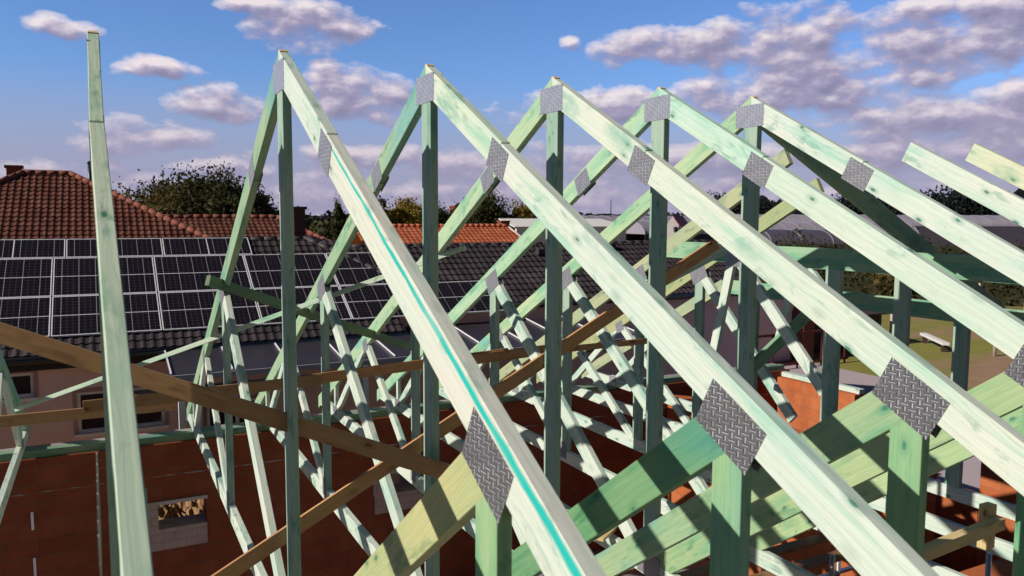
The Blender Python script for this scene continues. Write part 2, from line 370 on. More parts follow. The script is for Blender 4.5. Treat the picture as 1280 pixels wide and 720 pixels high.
def half(parent, s, p, y0=0.0, splice=True, near=False):
    """one half of a truss: s = +1 the far slope, -1 the near slope"""
    ch = p['near'] if s < 0 else p['far']
    q = lambda y, d: (s * y, rf(y, d)[1])
    top = y0
    ys = 1.17
    pl = lambda ya, yb, dd=0.0: [q(ya, dd), q(yb, dd), (s * yb, q(yb, W)[1] - 0), (s * ya, q(ya, W)[1])]
    # square splice cut
    k = W * math.sin(A)
    if splice:
        up = [q(y0, 0), q(ys, 0), (s * (ys - k), q(ys - k, W)[1]), (s * y0, q(y0, W)[1])]
        if y0 > 0: up[3] = (s * (y0 - k), q(y0 - k, W)[1])
        e = 0.006
        lo = [q(ys + .001, e), q(7.5, e), (s * 7.5, q(7.5, W + e)[1]), (s * (ys - k + .001), q(ys - k, W + e)[1])]
        a, b = q(y0, W / 2), q(7.5, W / 2)
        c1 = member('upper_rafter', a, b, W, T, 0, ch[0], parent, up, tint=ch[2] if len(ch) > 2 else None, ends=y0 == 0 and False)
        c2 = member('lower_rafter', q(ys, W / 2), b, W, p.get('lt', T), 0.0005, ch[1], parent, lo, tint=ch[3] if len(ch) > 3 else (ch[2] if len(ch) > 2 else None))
        if s < 0 and 'ls' in p: c2.matrix_basis = c2.matrix_basis @ Matrix.Rotation(p['ls'], 4, 'Z')
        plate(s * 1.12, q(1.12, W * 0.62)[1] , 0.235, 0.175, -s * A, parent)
    else:
        pass
    m = p['web'] if s > 0 else p.get('nweb', 'web_green')
    wt = p.get('nwt') if s < 0 else None
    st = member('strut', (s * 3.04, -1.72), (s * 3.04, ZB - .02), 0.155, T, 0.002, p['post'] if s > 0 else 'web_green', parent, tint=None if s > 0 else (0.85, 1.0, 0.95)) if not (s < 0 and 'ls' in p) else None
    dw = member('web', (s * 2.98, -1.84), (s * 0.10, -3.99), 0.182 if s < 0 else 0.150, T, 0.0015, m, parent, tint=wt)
    if s < 0 and 'ls' in p: dw.location.x += 0.055
    member('web', (s * 4.86, -2.74), (s * 3.10, -4.0), 0.115, T, 0.0025, m, parent)
    member('web', (s * 4.90, -2.76), (s * 6.40, -4.0), 0.105, T, 0.003, m, parent)
    member('strut', (s * 6.47, -3.5), (s * 6.47, ZB - .02), 0.075, T, 0.0035, m, parent)
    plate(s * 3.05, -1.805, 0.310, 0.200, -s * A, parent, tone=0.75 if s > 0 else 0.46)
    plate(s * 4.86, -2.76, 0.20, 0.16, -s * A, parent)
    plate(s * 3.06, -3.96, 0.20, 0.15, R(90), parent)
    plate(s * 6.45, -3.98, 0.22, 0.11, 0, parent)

def full_truss(x, name_label, p, dz=0.0, dx=0.0):
    t = empty('roof_truss', V(x, 0, dz), name_label, 'roof truss', 'green timber roof trusses standing in a row')
    half(t, 1, p); half(t, -1, p)
    member('king_post', (0, -0.15), (0, ZB - .02), 0.165, T, 0.001, p['post'], t)
    # the ridge block between the rafters shows its sawn top
    member('bottom_chord', (-7.45, -4.035), (7.45, -4.035), 0.15, T, 0.0005, p['web'], t)
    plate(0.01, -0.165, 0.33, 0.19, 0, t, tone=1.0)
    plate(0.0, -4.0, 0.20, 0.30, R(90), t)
    bm = bmesh.new()
    a = 0.028
    vs = []
    for xx in (0.003, T - .003):
        for (yy, zz) in ((0, 0.006), (a, -TA * a + 0.006), (a, -TA * a + 0.001), (-a, -TA * a + 0.001), (-a, -TA * a + 0.006)):
            vs.append(bm.verts.new((xx, yy, zz)))
    for f in ((0, 5, 6, 1), (0, 4, 9, 5), (0, 1, 2, 3, 4), (9, 8, 7, 6, 5)): bm.faces.new([vs[i] for i in f])
    bmesh.ops.recalc_face_normals(bm, faces=bm.faces)
    mesh_obj('sawn_ridge_end', bm, M['end'], t)
    return t

G = lambda *a: a
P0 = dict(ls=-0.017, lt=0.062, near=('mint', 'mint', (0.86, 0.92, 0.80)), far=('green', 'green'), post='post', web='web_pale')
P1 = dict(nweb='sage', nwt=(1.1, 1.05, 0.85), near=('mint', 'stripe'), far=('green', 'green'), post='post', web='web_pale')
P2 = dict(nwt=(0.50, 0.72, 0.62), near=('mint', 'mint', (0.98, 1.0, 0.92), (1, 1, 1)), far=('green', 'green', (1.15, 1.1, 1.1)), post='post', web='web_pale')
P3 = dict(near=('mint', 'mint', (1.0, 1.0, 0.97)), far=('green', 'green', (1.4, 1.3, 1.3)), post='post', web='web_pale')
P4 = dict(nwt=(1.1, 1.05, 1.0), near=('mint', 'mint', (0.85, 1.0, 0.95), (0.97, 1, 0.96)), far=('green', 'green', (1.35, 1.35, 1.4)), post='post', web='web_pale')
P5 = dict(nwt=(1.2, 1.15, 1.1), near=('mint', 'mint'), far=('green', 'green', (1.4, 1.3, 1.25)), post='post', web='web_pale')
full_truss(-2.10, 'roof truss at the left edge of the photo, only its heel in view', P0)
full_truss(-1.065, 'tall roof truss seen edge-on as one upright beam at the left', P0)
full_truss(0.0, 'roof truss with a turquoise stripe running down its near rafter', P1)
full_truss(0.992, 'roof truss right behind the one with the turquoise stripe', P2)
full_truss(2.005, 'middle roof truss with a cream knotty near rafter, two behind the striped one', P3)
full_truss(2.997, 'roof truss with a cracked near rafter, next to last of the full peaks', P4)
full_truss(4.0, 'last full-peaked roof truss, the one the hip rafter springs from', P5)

# ------------------------------------------------------------------ hip end trusses (flat topped)
def hip_truss(x, ys, zf, label, p, near_top, far_top, kz=None, rafters=True):
    t = empty('hip_truss', V(x, 0, 0), label, 'roof truss', 'flat-topped trusses of the hip end')
    yf = -zf / TA
    for s, y0, mt in ((1, far_top, 'sage'), (-1, near_top, 'mint')):
        k = W * math.sin(A)
        q = lambda y, d: (s * y, rf(y, d)[1])
        poly = [q(y0, 0), q(7.5, 0), (s * 7.5, q(7.5, W)[1]), (s * (y0 - k), q(y0 - k, W)[1])]
        tint = {5.1: (1, 1, 1), 6.1: (1.0, 0.95, 0.78)}.get(x, (1, 1, 1))
        member('rafter', q(y0, W / 2), q(7.5, W / 2), W, T, 0, mt if s > 0 else 'mint', t, poly, tint=tint)
        member('strut', (s * 3.04, -1.72), (s * 3.04, ZB - .02), 0.155, T, 0.002, 'post', t)
        if s > 0 and zf > -1.6: member('web', (s * 2.98, -1.84), (s * 1.35, zf - 2.0), 0.14, T, 0.0015, 'web_pale', t)
        member('web', (s * 4.86, -2.74), (s * 3.10, -4.0), 0.115, T, 0.0025, 'mint', t)
        member('web', (s * 4.90, -2.76), (s * 6.40, -4.0), 0.105, T, 0.003, 'mint', t)
        plate(s * 3.05, -1.805, 0.310, 0.200, -s * A, t)
        plate(s * 4.86, -2.76, 0.20, 0.16, -s * A, t)
        plate(s * 6.45, -3.98, 0.22, 0.11, 0, t)
    yy = yf - 0.05
    member('flat_chord', (-yy, zf - 0.10), (yy, zf - 0.10), 0.20, T, 0.001, 'green', t, [(-yy, zf), (yy, zf), (yy + .3, zf - 0.20), (-yy - .3, zf - 0.20)], tint=(1.0, 1.1, 1.1))
    member('king_post', (0, (kz if kz else zf - 0.1)), (0, ZB - .02), 0.165, T, 0.002 , 'post', t)
    member('bottom_chord', (-7.45, -4.035), (7.45, -4.035), 0.15, T, 0.0005, 'mint', t)
    if zf > -1.6:
        member('web', (1.28, zf - 0.16), (0.05, -2.73), 0.125, T, 0.003, 'mint', t)
        member('web', (1.36, zf - 0.12), (1.62, -2.55), 0.11, T, 0.0035, 'mint', t)
        plate(1.32, zf - 0.17, 0.26, 0.15, 0, t)
    return t
hip_truss(5.1, 0.7, -1.335, 'nearest flat-topped hip truss, its free rafter ends rising past the flat chord', P5, 0.75, 0.66)
hip_truss(6.1, 1.0, -1.42, 'second flat-topped hip truss, with the yellowish rafter end at the right edge', P5, 0.67, 1.13)
hip_truss(7.1, 1.0, -1.96, 'farthest and lowest flat-topped hip truss over the dry field', P5, 3.7, 3.7)

def timber_obj(name, a, b, w, h, mat, label, cat, group=None, up=Vector((0, 0, 1)), tint=None, parent=None):
    """free board from a to b (design coordinates); w across, h along 'up'"""
    a, b = V(*a), V(*b); d = (b - a).normalized(); L = (b - a).length
    s = d.cross(up).normalized(); u = s.cross(d)
    mt = Matrix(((d.x, -s.x, u.x, a.x), (d.y, -s.y, u.y, a.y), (d.z, -s.z, u.z, a.z), (0, 0, 0, 1)))
    bm = bmesh.new(); box(bm, (0, -w / 2, -h / 2), (L, w / 2, h / 2))
    bmesh.ops.recalc_face_normals(bm, faces=bm.faces)
    bmesh.ops.bevel(bm, geom=list(bm.edges), offset=0.002, segments=1, affect='EDGES')
    o = mesh_obj(name, bm, M[mat], parent, mt)
    if tint: o.color = (*tint, 1)
    return tag(o, label, cat, group)

# hip centre rafter running down from the last peak
timber_obj('hip_rafter', (4.06, 0, -0.12), (11.3, 0, -0.12 - 7.24 * 0.53), 0.06, 0.175, 'green', 'dark green rafter falling from the last full peak towards the hip end', 'rafter')
# brown bracing boards
BG = 'brown bracing boards nailed across the trusses'
timber_obj('bracing_board', (-2.35, 0.34, -1.41), (1.10, -0.16, -2.865), 0.024, 0.118, 'brown', 'long brown board sloping down from the left edge to the second king post', 'board', BG)
timber_obj('bracing_board', (-1.3, 0.11, -3.88), (3.76, 0.11, -1.27), 0.024, 0.105, 'brown', 'long brown board rising from the bottom left to the last king posts', 'board', BG, tint=(1.25, 1.2, 1.15))
timber_obj('bracing_board', (-3.2, 2.93, -2.87), (-0.45, 2.93, -2.87), 0.024, 0.105, 'brown', 'brown cross board low at the left edge, in front of the pink wall', 'board', BG)
timber_obj('bracing_board', (-1.25, 2.90, -2.80), (0.95, 2.90, -2.75), 0.024, 0.11, 'brown', 'dark brown cross board behind the striped truss king post', 'board', BG, tint=(0.7, 0.7, 0.7))
timber_obj('bracing_board', (0.85, 2.93, -2.745), (3.15, 2.93, -2.64), 0.024, 0.11, 'brown', 'brown cross board between the second and the middle king posts', 'board', BG, tint=(1.1, 1.0, .9))
timber_obj('bracing_board', (2.55, 2.90, -2.685), (4.1, 2.90, -2.62), 0.024, 0.12, 'brown', 'short dark brown cross board left of the middle king post', 'board', BG, tint=(0.9, 0.85, 0.8))
timber_obj('bracing_board', (3.9, 2.93, -2.66), (5.3, 2.93, -2.64), 0.024, 0.075, 'brown', 'thin brown cross board right of the middle king post', 'board', BG)
# green wind braces under the far slope
GG = 'green battens bracing the far slope'
timber_obj('wind_batten', (-2.11, 6.12, -3.47), (2.25, 2.15, -1.36), 0.05, 0.05, 'mint', 'thin pale green batten rising from lower left across the solar roof', 'batten', GG, tint=(0.9, 1, .9))
timber_obj('wind_batten', (-0.16, 2.74, -1.66), (2.64, 4.96, -2.83), 0.055, 0.10, 'green', 'dull green batten falling to the right behind the striped truss', 'batten', GG, tint=(0.42, 0.42, .36))
timber_obj('wind_batten', (5.0, 1.0, -2.72), (6.35, 1.0, -1.82), 0.055, 0.13, 'green', 'dark green brace with a cut end, rising right in front of the far pink garage', 'batten', GG, tint=(0.8, 0.9, .9))
timber_obj('wind_batten', (2.8, 0.25, -1.78), (4.35, 0.25, -1.17), 0.05, 0.10, 'mint', 'pale green batten just below the upper end of the rising brown board', 'batten', GG)

# ------------------------------------------------------------------ our building: brick walls, wall plates
def wall(name, lo, hi, mat, label, cat='wall', holes=(), axis='x', parent=None):
    """a wall as blocks round rectangular holes; axis x: runs along X, holes = (u0,u1,z0,z1)"""
    bm = bmesh.new()
    us = sorted(set([lo[0 if axis == 'x' else 1], hi[0 if axis == 'x' else 1]] + [h for q in holes for h in q[:2]]))
    for i in range(len(us) - 1):
        u0, u1 = us[i], us[i + 1]; um = (u0 + u1) / 2
        cuts = [(q[2], q[3]) for q in holes if q[0] < um < q[1]]
        z = lo[2]
        for c in sorted(cuts) + [(hi[2], hi[2])]:
            if c[0] > z + 1e-4:
                if axis == 'x': box(bm, (u0, lo[1], z + H), (u1, hi[1], c[0] + H))
                else: box(bm, (lo[0], u0, z + H), (hi[0], u1, c[0] + H))
            z = max(z, c[1])
    bmesh.ops.remove_doubles(bm, verts=bm.verts, dist=1e-5)
    seen = {}
    for f in list(bm.faces):
        k = tuple(round(v, 3) for v in f.calc_center_median())
        seen.setdefault(k, []).append(f)
    kill = [f for fs in seen.values() if len(fs) > 1 for f in fs]
    if kill: bmesh.ops.delete(bm, geom=kill, context='FACES')
    o = mesh_obj(name, bm, M[mat], parent)
    if label: tag(o, label, cat)
    return o
GZ = -7.2
wall('brick_wall', (-9, 6.50, GZ), (11.6, 6.88, -4.215), 'brick_shaded', 'long red brick wall of the new building under the far truss ends, with two openings', holes=[(-0.62, 0.14, -5.72, -5.02), (2.62, 3.42, -5.75, -5.08)])
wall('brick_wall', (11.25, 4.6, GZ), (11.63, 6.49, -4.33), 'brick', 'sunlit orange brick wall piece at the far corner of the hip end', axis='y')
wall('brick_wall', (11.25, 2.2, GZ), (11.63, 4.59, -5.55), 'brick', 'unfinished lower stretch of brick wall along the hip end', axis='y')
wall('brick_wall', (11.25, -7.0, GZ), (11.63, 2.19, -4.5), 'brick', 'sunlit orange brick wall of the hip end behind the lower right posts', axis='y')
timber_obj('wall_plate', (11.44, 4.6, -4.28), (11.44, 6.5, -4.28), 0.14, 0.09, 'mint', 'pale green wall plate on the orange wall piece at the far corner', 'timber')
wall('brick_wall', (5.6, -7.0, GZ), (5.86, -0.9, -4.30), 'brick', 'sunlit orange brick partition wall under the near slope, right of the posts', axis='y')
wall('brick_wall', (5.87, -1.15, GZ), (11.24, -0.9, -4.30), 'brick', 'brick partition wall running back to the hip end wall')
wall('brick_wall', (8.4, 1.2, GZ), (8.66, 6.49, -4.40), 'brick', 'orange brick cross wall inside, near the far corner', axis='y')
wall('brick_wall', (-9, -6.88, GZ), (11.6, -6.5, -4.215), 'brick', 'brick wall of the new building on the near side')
timber_obj('wall_plate', (-9, 6.62, -4.163), (11.5, 6.62, -4.163), 0.14, 0.10, 'green', 'green timber wall plate on top of the long far brick wall', 'timber', tint=(0.7, 0.75, 0.75))
timber_obj('wall_plate', (-9, -6.62, -4.163), (11.5, -6.62, -4.163), 0.14, 0.10, 'green', 'green timber wall plate on top of the near brick wall', 'timber')
# ledge of light mortar on the outer edge of the far wall
bm = bmesh.new(); box(bm, (-9, 6.72, H - 4.213), (11.5, 6.88, H - 4.13))
tag(mesh_obj('concrete_ledge', bm, M['concrete']), 'pale concrete ledge along the outer edge of the far brick wall', 'ledge')
# window linings of pale block, a sill and jambs
for (x0, x1, z0, z1, lb) in ((-0.62, 0.14, -5.72, -5.02, 'pale block window lining in the brick wall, at the lower left'), (2.62, 3.42, -5.75, -5.08, 'pale block window lining in the brick wall, behind the second king post')):
    e = empty('window_lining', V(x0, 6.5, z0), lb, 'window lining')
    bm = bmesh.new(); zz = z0
    box(bm, (0.0, -0.03, 0.0), (x1 - x0, 0.36, 0.30)); mesh_obj('sill_wall', bm, M['brick_pale'], e)
    bm = bmesh.new(); box(bm, (-0.02, -0.034, 0.302), (0.13, 0.36, z1 - z0)); mesh_obj('jamb', bm, M['brick_pale'], e)
    bm = bmesh.new(); box(bm, (0.132, -0.034, z1 - z0 - 0.05), (x1 - x0 + .02, 0.30, z1 - z0)); mesh_obj('lintel', bm, M['steel'], e)
for (z0, z1, lb) in ((-5.15, -4.91, 'upper of two short white vertical strips on the brick wall'), (-5.80, -5.53, 'lower of two short white vertical strips on the brick wall')):
    bm = bmesh.new(); box(bm, (-2.0, 6.485, z0 + H), (-1.97, 6.499, z1 + H)); tag(mesh_obj('wall_strip', bm, M['white']), lb, 'strip', 'white strips on the brick wall')
bm = bmesh.new(); rr = random.Random(4); pr_ = None
for i in range(260):
    x = -8.9 + i * 0.078; z = H - 4.665 + rr.uniform(-.006, .006); hh = max(0.001, rr.uniform(-.008, .013))
    q = (bm.verts.new((x, 6.494, z - hh)), bm.verts.new((x, 6.494, z + hh)))
    if pr_: bm.faces.new([pr_[0], q[0], q[1], pr_[1]])
    pr_ = q
tag(mesh_obj('mortar_joint', bm, M['concrete']), 'rough pale mortar joint running along the top of the long brick wall', 'mortar joint')
# heap of sandy rubble outside the first opening
def heap(x, y, rx, ry, h, mat, label):
    bm = bmesh.new(); n = 60; g = {}
    for i in range(n + 1):
        for j in range(n + 1):
            u, v = i / n * 2 - 1, j / n * 2 - 1; r = math.hypot(u, v)
            z = max(0, 1 - r ** 2) * h * (0.9 + 0.13 * random.random() + 0.12 * math.sin(u * 9 + v * 5)) if r < 1 else -0.02
            g[i, j] = bm.verts.new((x + u * rx, y + v * ry, z - 0.01))
    for i in range(n):
        for j in range(n): bm.faces.new([g[i, j], g[i + 1, j], g[i + 1, j + 1], g[i, j + 1]])
    return tag(mesh_obj('rubble_heap', bm, M[mat], smooth=False), label, 'heap')
heap(-0.1, 9.0, 1.6, 1.3, 1.7, 'sand', 'heap of sandy rubble seen through the brick window opening')
bm = bmesh.new(); box(bm, (-8.9, -6.49, 0.004), (11.2, 6.49, 0.02))
tag(mesh_obj('floor', bm, M['concrete']), kind='structure')

# scaffold props, low timbers inside at the right
for i, (x, y, z0, z1, lb) in enumerate([(4.6, -0.55, -7.18, -4.0, 'thin steel prop under the middle of the hip trusses'), (4.9, 0.55, -7.18, -4.05, 'thin steel prop left of the orange partition wall'), (5.3, -1.5, -7.18, -3.75, 'thin steel prop standing by the orange partition')]):
    t = empty('steel_prop', V(x, y, GZ), lb, 'prop', 'steel props inside the new building')
    bm = bmesh.new(); rod(bm, (0, 0, 0.02), (0, 0, (z1 - z0) * .6), 0.03); mesh_obj('outer_tube', bm, M['steel'], t, smooth=True)
    bm = bmesh.new(); rod(bm, (0, 0, (z1 - z0) * .6), (0, 0, z1 - z0), 0.022); mesh_obj('inner_tube', bm, M['steel'], t, smooth=True)
# scaffold guard rails
t = empty('scaffold', V(4.6, -0.9, GZ), 'grey steel scaffold tubes below the near trusses at the lower right', 'scaffold')
for (a, b) in (((0, 0, 0), (0, 0, 2.75)), ((1.0, 0, 0), (1.0, 0, 2.75)), ((0, 1.1, 0), (0, 1.1, 2.75)), ((1.0, 1.1, 0), (1.0, 1.1, 2.75)), ((-0.2, 0, 2.5), (1.2, 0, 2.5)), ((-0.2, 1.1, 2.5), (1.2, 1.1, 2.5)), ((0, -0.2, 2.45), (0, 1.3, 2.45)), ((1.0, -0.2, 2.0), (1.0, 1.3, 2.0))):
    bm = bmesh.new(); rod(bm, a, b, 0.024); mesh_obj('tube', bm, M['steel'], t, smooth=True)
bm = bmesh.new(); box(bm, (-0.1, 0.05, 1.9), (1.1, 1.05, 1.94)); mesh_obj('deck', bm, M['rust'], t)
timber_obj('blocking_piece', (3.07, -2.4, -2.98), (3.86, -2.4, -2.925), 0.06, 0.075, 'offcut', 'yellow sawn timber piece fixed between two struts at the lower right', 'timber')
timber_obj('blocking_piece', (3.82, -2.34, -3.1), (3.82, -2.34, -2.82), 0.06, 0.09, 'offcut', 'short upright yellow timber block at the lower right', 'timber', up=Vector((1, 0, 0)))
timber_obj('timber_offcut', (2.82, 0.50, -3.93), (3.12, 0.66, -3.90), 0.10, 0.03, 'offcut', 'small orange timber offcut lying on the bottom chords', 'offcut')
for i, (y, z) in enumerate([(0.2, -4.13), (-0.15, -4.14), (-0.5, -4.13)]):
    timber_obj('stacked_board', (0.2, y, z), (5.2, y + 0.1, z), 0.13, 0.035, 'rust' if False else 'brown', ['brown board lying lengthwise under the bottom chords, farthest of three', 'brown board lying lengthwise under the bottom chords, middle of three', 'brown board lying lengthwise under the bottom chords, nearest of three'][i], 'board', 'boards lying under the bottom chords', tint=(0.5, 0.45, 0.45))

# ------------------------------------------------------------------ tiled roofs
def tile_plane(name, org, u, v, poly, tw, cw, mat, parent, lift=0.03, amp=0.028):
    """interlocking tiles over the polygon (in u,v metres) of a roof plane"""
    u = Vector(u).normalized(); v = Vector(v).normalized(); n = u.cross(v).normalized()
    mt = Matrix(((u.x, v.x, n.x, org[0]), (u.y, v.y, n.y, org[1]), (u.z, v.z, n.z, org[2]), (0, 0, 0, 1)))
    us = [p[0] for p in poly]; vs = [p[1] for p in poly]
    def span(y):
        xs = []
        for i in range(len(poly)):
            (x0, y0), (x1, y1) = poly[i], poly[(i + 1) % len(poly)]
            if (y0 <= y) != (y1 <= y): xs.append(x0 + (x1 - x0) * (y - y0) / (y1 - y0))
        return (min(xs), max(xs)) if xs else None
    bm = bmesh.new(); y = min(vs); prof = [(0, 0.15), (0.12, 0.62), (0.30, 1.0), (0.48, 0.62), (0.62, 0.1), (0.8, 0.0)]
    while y < max(vs) - 0.02:
        y1 = min(y + cw, max(vs)); sp = span((y + y1) / 2)
        if sp:
            k0, k1 = math.floor(sp[0] / tw), math.ceil(sp[1] / tw)
            rows = []
            xs = []
            for k in range(k0, k1):
                for (px, pz) in prof:
                    x = (k + px) * tw
                    if sp[0] - 0.02 <= x <= sp[1] + 0.02: xs.append((x, pz * amp))
            if len(xs) > 1:
                j = lift * 0.25
                lo0 = [bm.verts.new((x, y, z - 0.005)) for x, z in xs]
                lo = [bm.verts.new((x, y - 0.012, z + lift)) for x, z in xs]
                hi = [bm.verts.new((x, y1, z * 0.9 + 0.0)) for x, z in xs]
                for i in range(len(xs) - 1):
                    bm.faces.new([lo[i], lo[i + 1], hi[i + 1], hi[i]]); bm.faces.new([lo0[i], lo0[i + 1], lo[i + 1], lo[i]])
        y = y1
    return mesh_obj(name, bm, M[mat], parent, mt)
def cap_line(name, a, b, mat, parent, r=0.11, step=0.38):
    a, b = Vector(a), Vector(b); L = (b - a).length; n = max(2, int(L / step)); bm = bmesh.new()
    for i in range(n):
        p, q = a.lerp(b, i / n), a.lerp(b, (i + 1.06) / n)
        rod(bm, p, q, r * 1.12, r * 0.92, 8)
    return mesh_obj(name, bm, M[mat], parent, smooth=True)
def slab(name, pts, mat, parent=None, th=0.06):
    bm = bmesh.new(); vs = [bm.verts.new(p) for p in pts]; f = bm.faces.new(vs); bmesh.ops.recalc_face_normals(bm, faces=bm.faces)
    n = f.normal.copy()
    if n.z < 0: n = -n
    r = bmesh.ops.extrude_face_region(bm, geom=[f]); 
    for v in [g for g in r['geom'] if isinstance(g, bmesh.types.BMVert)]: v.co -= n * th
    bmesh.ops.recalc_face_normals(bm, faces=bm.faces)
    return mesh_obj(name, bm, M[mat], parent)

# neighbour with the black tiled roof and the solar array -------------------------------------
SL = math.tan(R(30)); cs, sn = math.cos(R(30)), math.sin(R(30))
HY = 10.45; EZ = -3.45                                    # eave line of the roof plane
nb = wempty('neighbour_house', (3, 12, 0), 'pink rendered neighbour house with a long black tiled roof', 'house')
def rz(y): return EZ + (y - 10.5) * SL
RY = 13.70; RQ = 13.38
# black roof: left wing eave further out than the right wing
u0, u1 = -14.0, 15.4
roofv = lambda y: (y - HY) / cs
tile_plane('roof', V(0, HY, rz(HY)), (1, 0, 0), (0, cs, sn), [(u0, 0), (4.6, 0), (4.6, roofv(11.15)), (4.6, roofv(RQ)), (3.6, roofv(RY)), (u0, roofv(RY))], 0.165, 0.245, 'tile_black', nb, 0.022, 0.022)
tile_plane('roof', V(0, HY, rz(HY)), (1, 0, 0), (0, cs, sn), [(4.6, roofv(11.15)), (u1, roofv(11.15)), (u1, roofv(RQ)), (4.6, roofv(RQ))], 0.165, 0.245, 'tile_black', nb, 0.022, 0.022)
slab('roof_deck', [V(u0, HY + .05, rz(HY) - .01), V(4.55, HY + .05, rz(HY) - .01), V(4.55, RQ, rz(RQ) - .04), V(3.5, RY, rz(RY) - .04), V(u0, RY, rz(RY) - .04)], 'darkbox', nb)
slab('roof_deck', [V(4.56, 11.2, rz(11.15) - .01), V(u1, 11.2, rz(11.15) - .01), V(u1, RQ, rz(RQ) - .04), V(4.56, RQ, rz(RQ) - .04)], 'darkbox', nb)
slab('back_roof', [V(u0, RY, rz(RY) - .02), V(3.5, RY, rz(RY) - .02), V(3.5, 18, rz(9.5)), V(u0, 18, rz(9.5))], 'tile_black', nb)
slab('back_roof', [V(3.55, RQ, rz(RQ) - .02), V(u1, RQ, rz(RQ) - .02), V(u1, 17.6, rz(9.5)), V(3.55, 17.6, rz(9.5))], 'tile_black', nb)
cap_line('ridge_tiles', V(u0, RY, rz(RY) - 0.02), V(3.5, RY, rz(RY) - 0.02), 'ridge_black', nb, 0.075, 0.3)
cap_line('ridge_tiles', V(4.3, RQ, rz(RQ) - 0.02), V(u1, RQ, rz(RQ) - 0.02), 'ridge_black', nb, 0.07, 0.3)
cap_line('hip_tiles', V(3.3, 13.68, rz(13.68)), V(5.25, 11.75, rz(11.75) + 0.03), 'ridge_black', nb, 0.07, 0.3)
tb = bmesh.new()
for (x, y) in ((9.2, 12.9), (11.6, 13.1), (13.6, 12.6)):
    box(tb, (x - .09, y - .12, rz(y) + H + .03), (x + .09, y + .06, rz(y) + H + .16))
mesh_obj('roof_vent', tb, M['ridge_black'], nb)
# gutter and fascia
bm = bmesh.new(); rod(bm, V(u0, HY - .07, rz(HY) - .07), V(4.6, HY - .07, rz(HY) - .07), 0.075); mesh_obj('gutter', bm, M['gutter'], nb, smooth=True)
bm = bmesh.new(); rod(bm, V(4.6, 11.08, rz(11.15) - .07), V(u1, 11.08, rz(11.15) - .07), 0.075); mesh_obj('gutter', bm, M['gutter'], nb, smooth=True)
bm = bmesh.new(); box(bm, (u0, HY + .02, rz(HY) + H - .26), (4.6, HY + .05, rz(HY) + H - .06)); mesh_obj('fascia', bm, M['darkbox'], nb)
bm = bmesh.new(); box(bm, (u0, HY + .05, rz(HY) + H - .26), (4.6, 11.0, rz(HY) + H - .23)); mesh_obj('soffit', bm, M['pink'], nb)
WIN = [(-2.74, -2.22, -4.30, -3.86), (-1.56, -0.10, -5.06, -4.30), (0.66, 1.80, -7.0, -4.72)]
wall('facade', (-14, 11.0, GZ), (4.6, 11.3, rz(HY) - .231), 'pink', None, holes=WIN, parent=nb)
wall('facade', (4.61, 11.55, GZ), (15.3, 11.85, rz(11.15) - .1), 'pink', None, parent=nb)
wall('side_wall', (15.31, 11.55, GZ), (15.5, 17.5, rz(11.15) - .1), 'pink', None, axis='y', parent=nb)
bm = bmesh.new(); box(bm, (-0.62, 10.6, H - 3.86), (-0.42, 11.0, H - 3.74)); mesh_obj('corbel', bm, M['pink_light'], nb)
def window(x0, x1, z0, z1, y, parent, mull=1, shutter=False):
    fb = bmesh.new(); e = 0.055
    box(fb, (x0, y + .06, z0 + H), (x0 + e, y + .13, z1 + H)); box(fb, (x1 - e, y + .06, z0 + H), (x1, y + .13, z1 + H))
    box(fb, (x0 + e, y + .06, z0 + H), (x1 - e, y + .13, z0 + e + H)); box(fb, (x0 + e, y + .06, z1 - e + H), (x1 - e, y + .13, z1 + H))
    for i in range(1, mull + 1):
        xm = x0 + (x1 - x0) * i / (mull + 1); box(fb, (xm - .035, y + .055, z0 + e + H), (xm + .035, y + .125, z1 - e + H))
    f = mesh_obj('window', fb, M['white'], parent)
    gb = bmesh.new(); box(gb, (x0 + e, y + .09, z0 + e + H), (x1 - e, y + .10, z1 - e + H)); mesh_obj('pane', gb, M['glass'], f)
    sb = bmesh.new(); box(sb, (x0 - .06, y - .06, z0 - .06 + H), (x1 + .06, y + .06, z0 - .005 + H)); mesh_obj('sill', sb, M['white'], f)
    tb = bmesh.new()
    for (a, b) in (((x0 - .07, y - .012, z0 + H), (x0 - .002, y - .001, z1 + .07 + H)), ((x1 + .002, y - .012, z0 + H), (x1 + .07, y - .001, z1 + .07 + H)), ((x0 - .002, y - .012, z1 + .002 + H), (x1 + .002, y - .001, z1 + .07 + H))): box(tb, a, b)
    mesh_obj('surround', tb, M['pink_light'], f)
for i, wv in enumerate(WIN): window(*wv, 11.0, nb, mull=(0, 1, 1)[i])
bm = bmesh.new(); rod(bm, V(0.52, 10.94, -7.1), V(0.52, 10.94, -4.0), 0.04); rod(bm, V(0.52, 10.94, -4.0), V(0.52, 10.42, -3.62), 0.04); mesh_obj('downpipe', bm, M['alu'], nb, smooth=True)
# brown brick chimney between the houses
def chimney(x, y, z0, z1, w, label, cap=True):
    t = empty('chimney', V(x, y, z0), label, 'chimney')
    bm = bmesh.new(); box(bm, (-w / 2, -w / 2, 0), (w / 2, w / 2, z1 - z0)); mesh_obj('stack', bm, M['chimney'], t)
    bm = bmesh.new(); box(bm, (-w / 2 - .05, -w / 2 - .05, z1 - z0), (w / 2 + .05, w / 2 + .05, z1 - z0 + .09)); mesh_obj('cap', bm, M['chimney'], t)
    return t
chimney(4.47, 20, -3.4, -0.87, 0.36, 'dark red brick chimney behind the black roof, right of the striped truss king post')

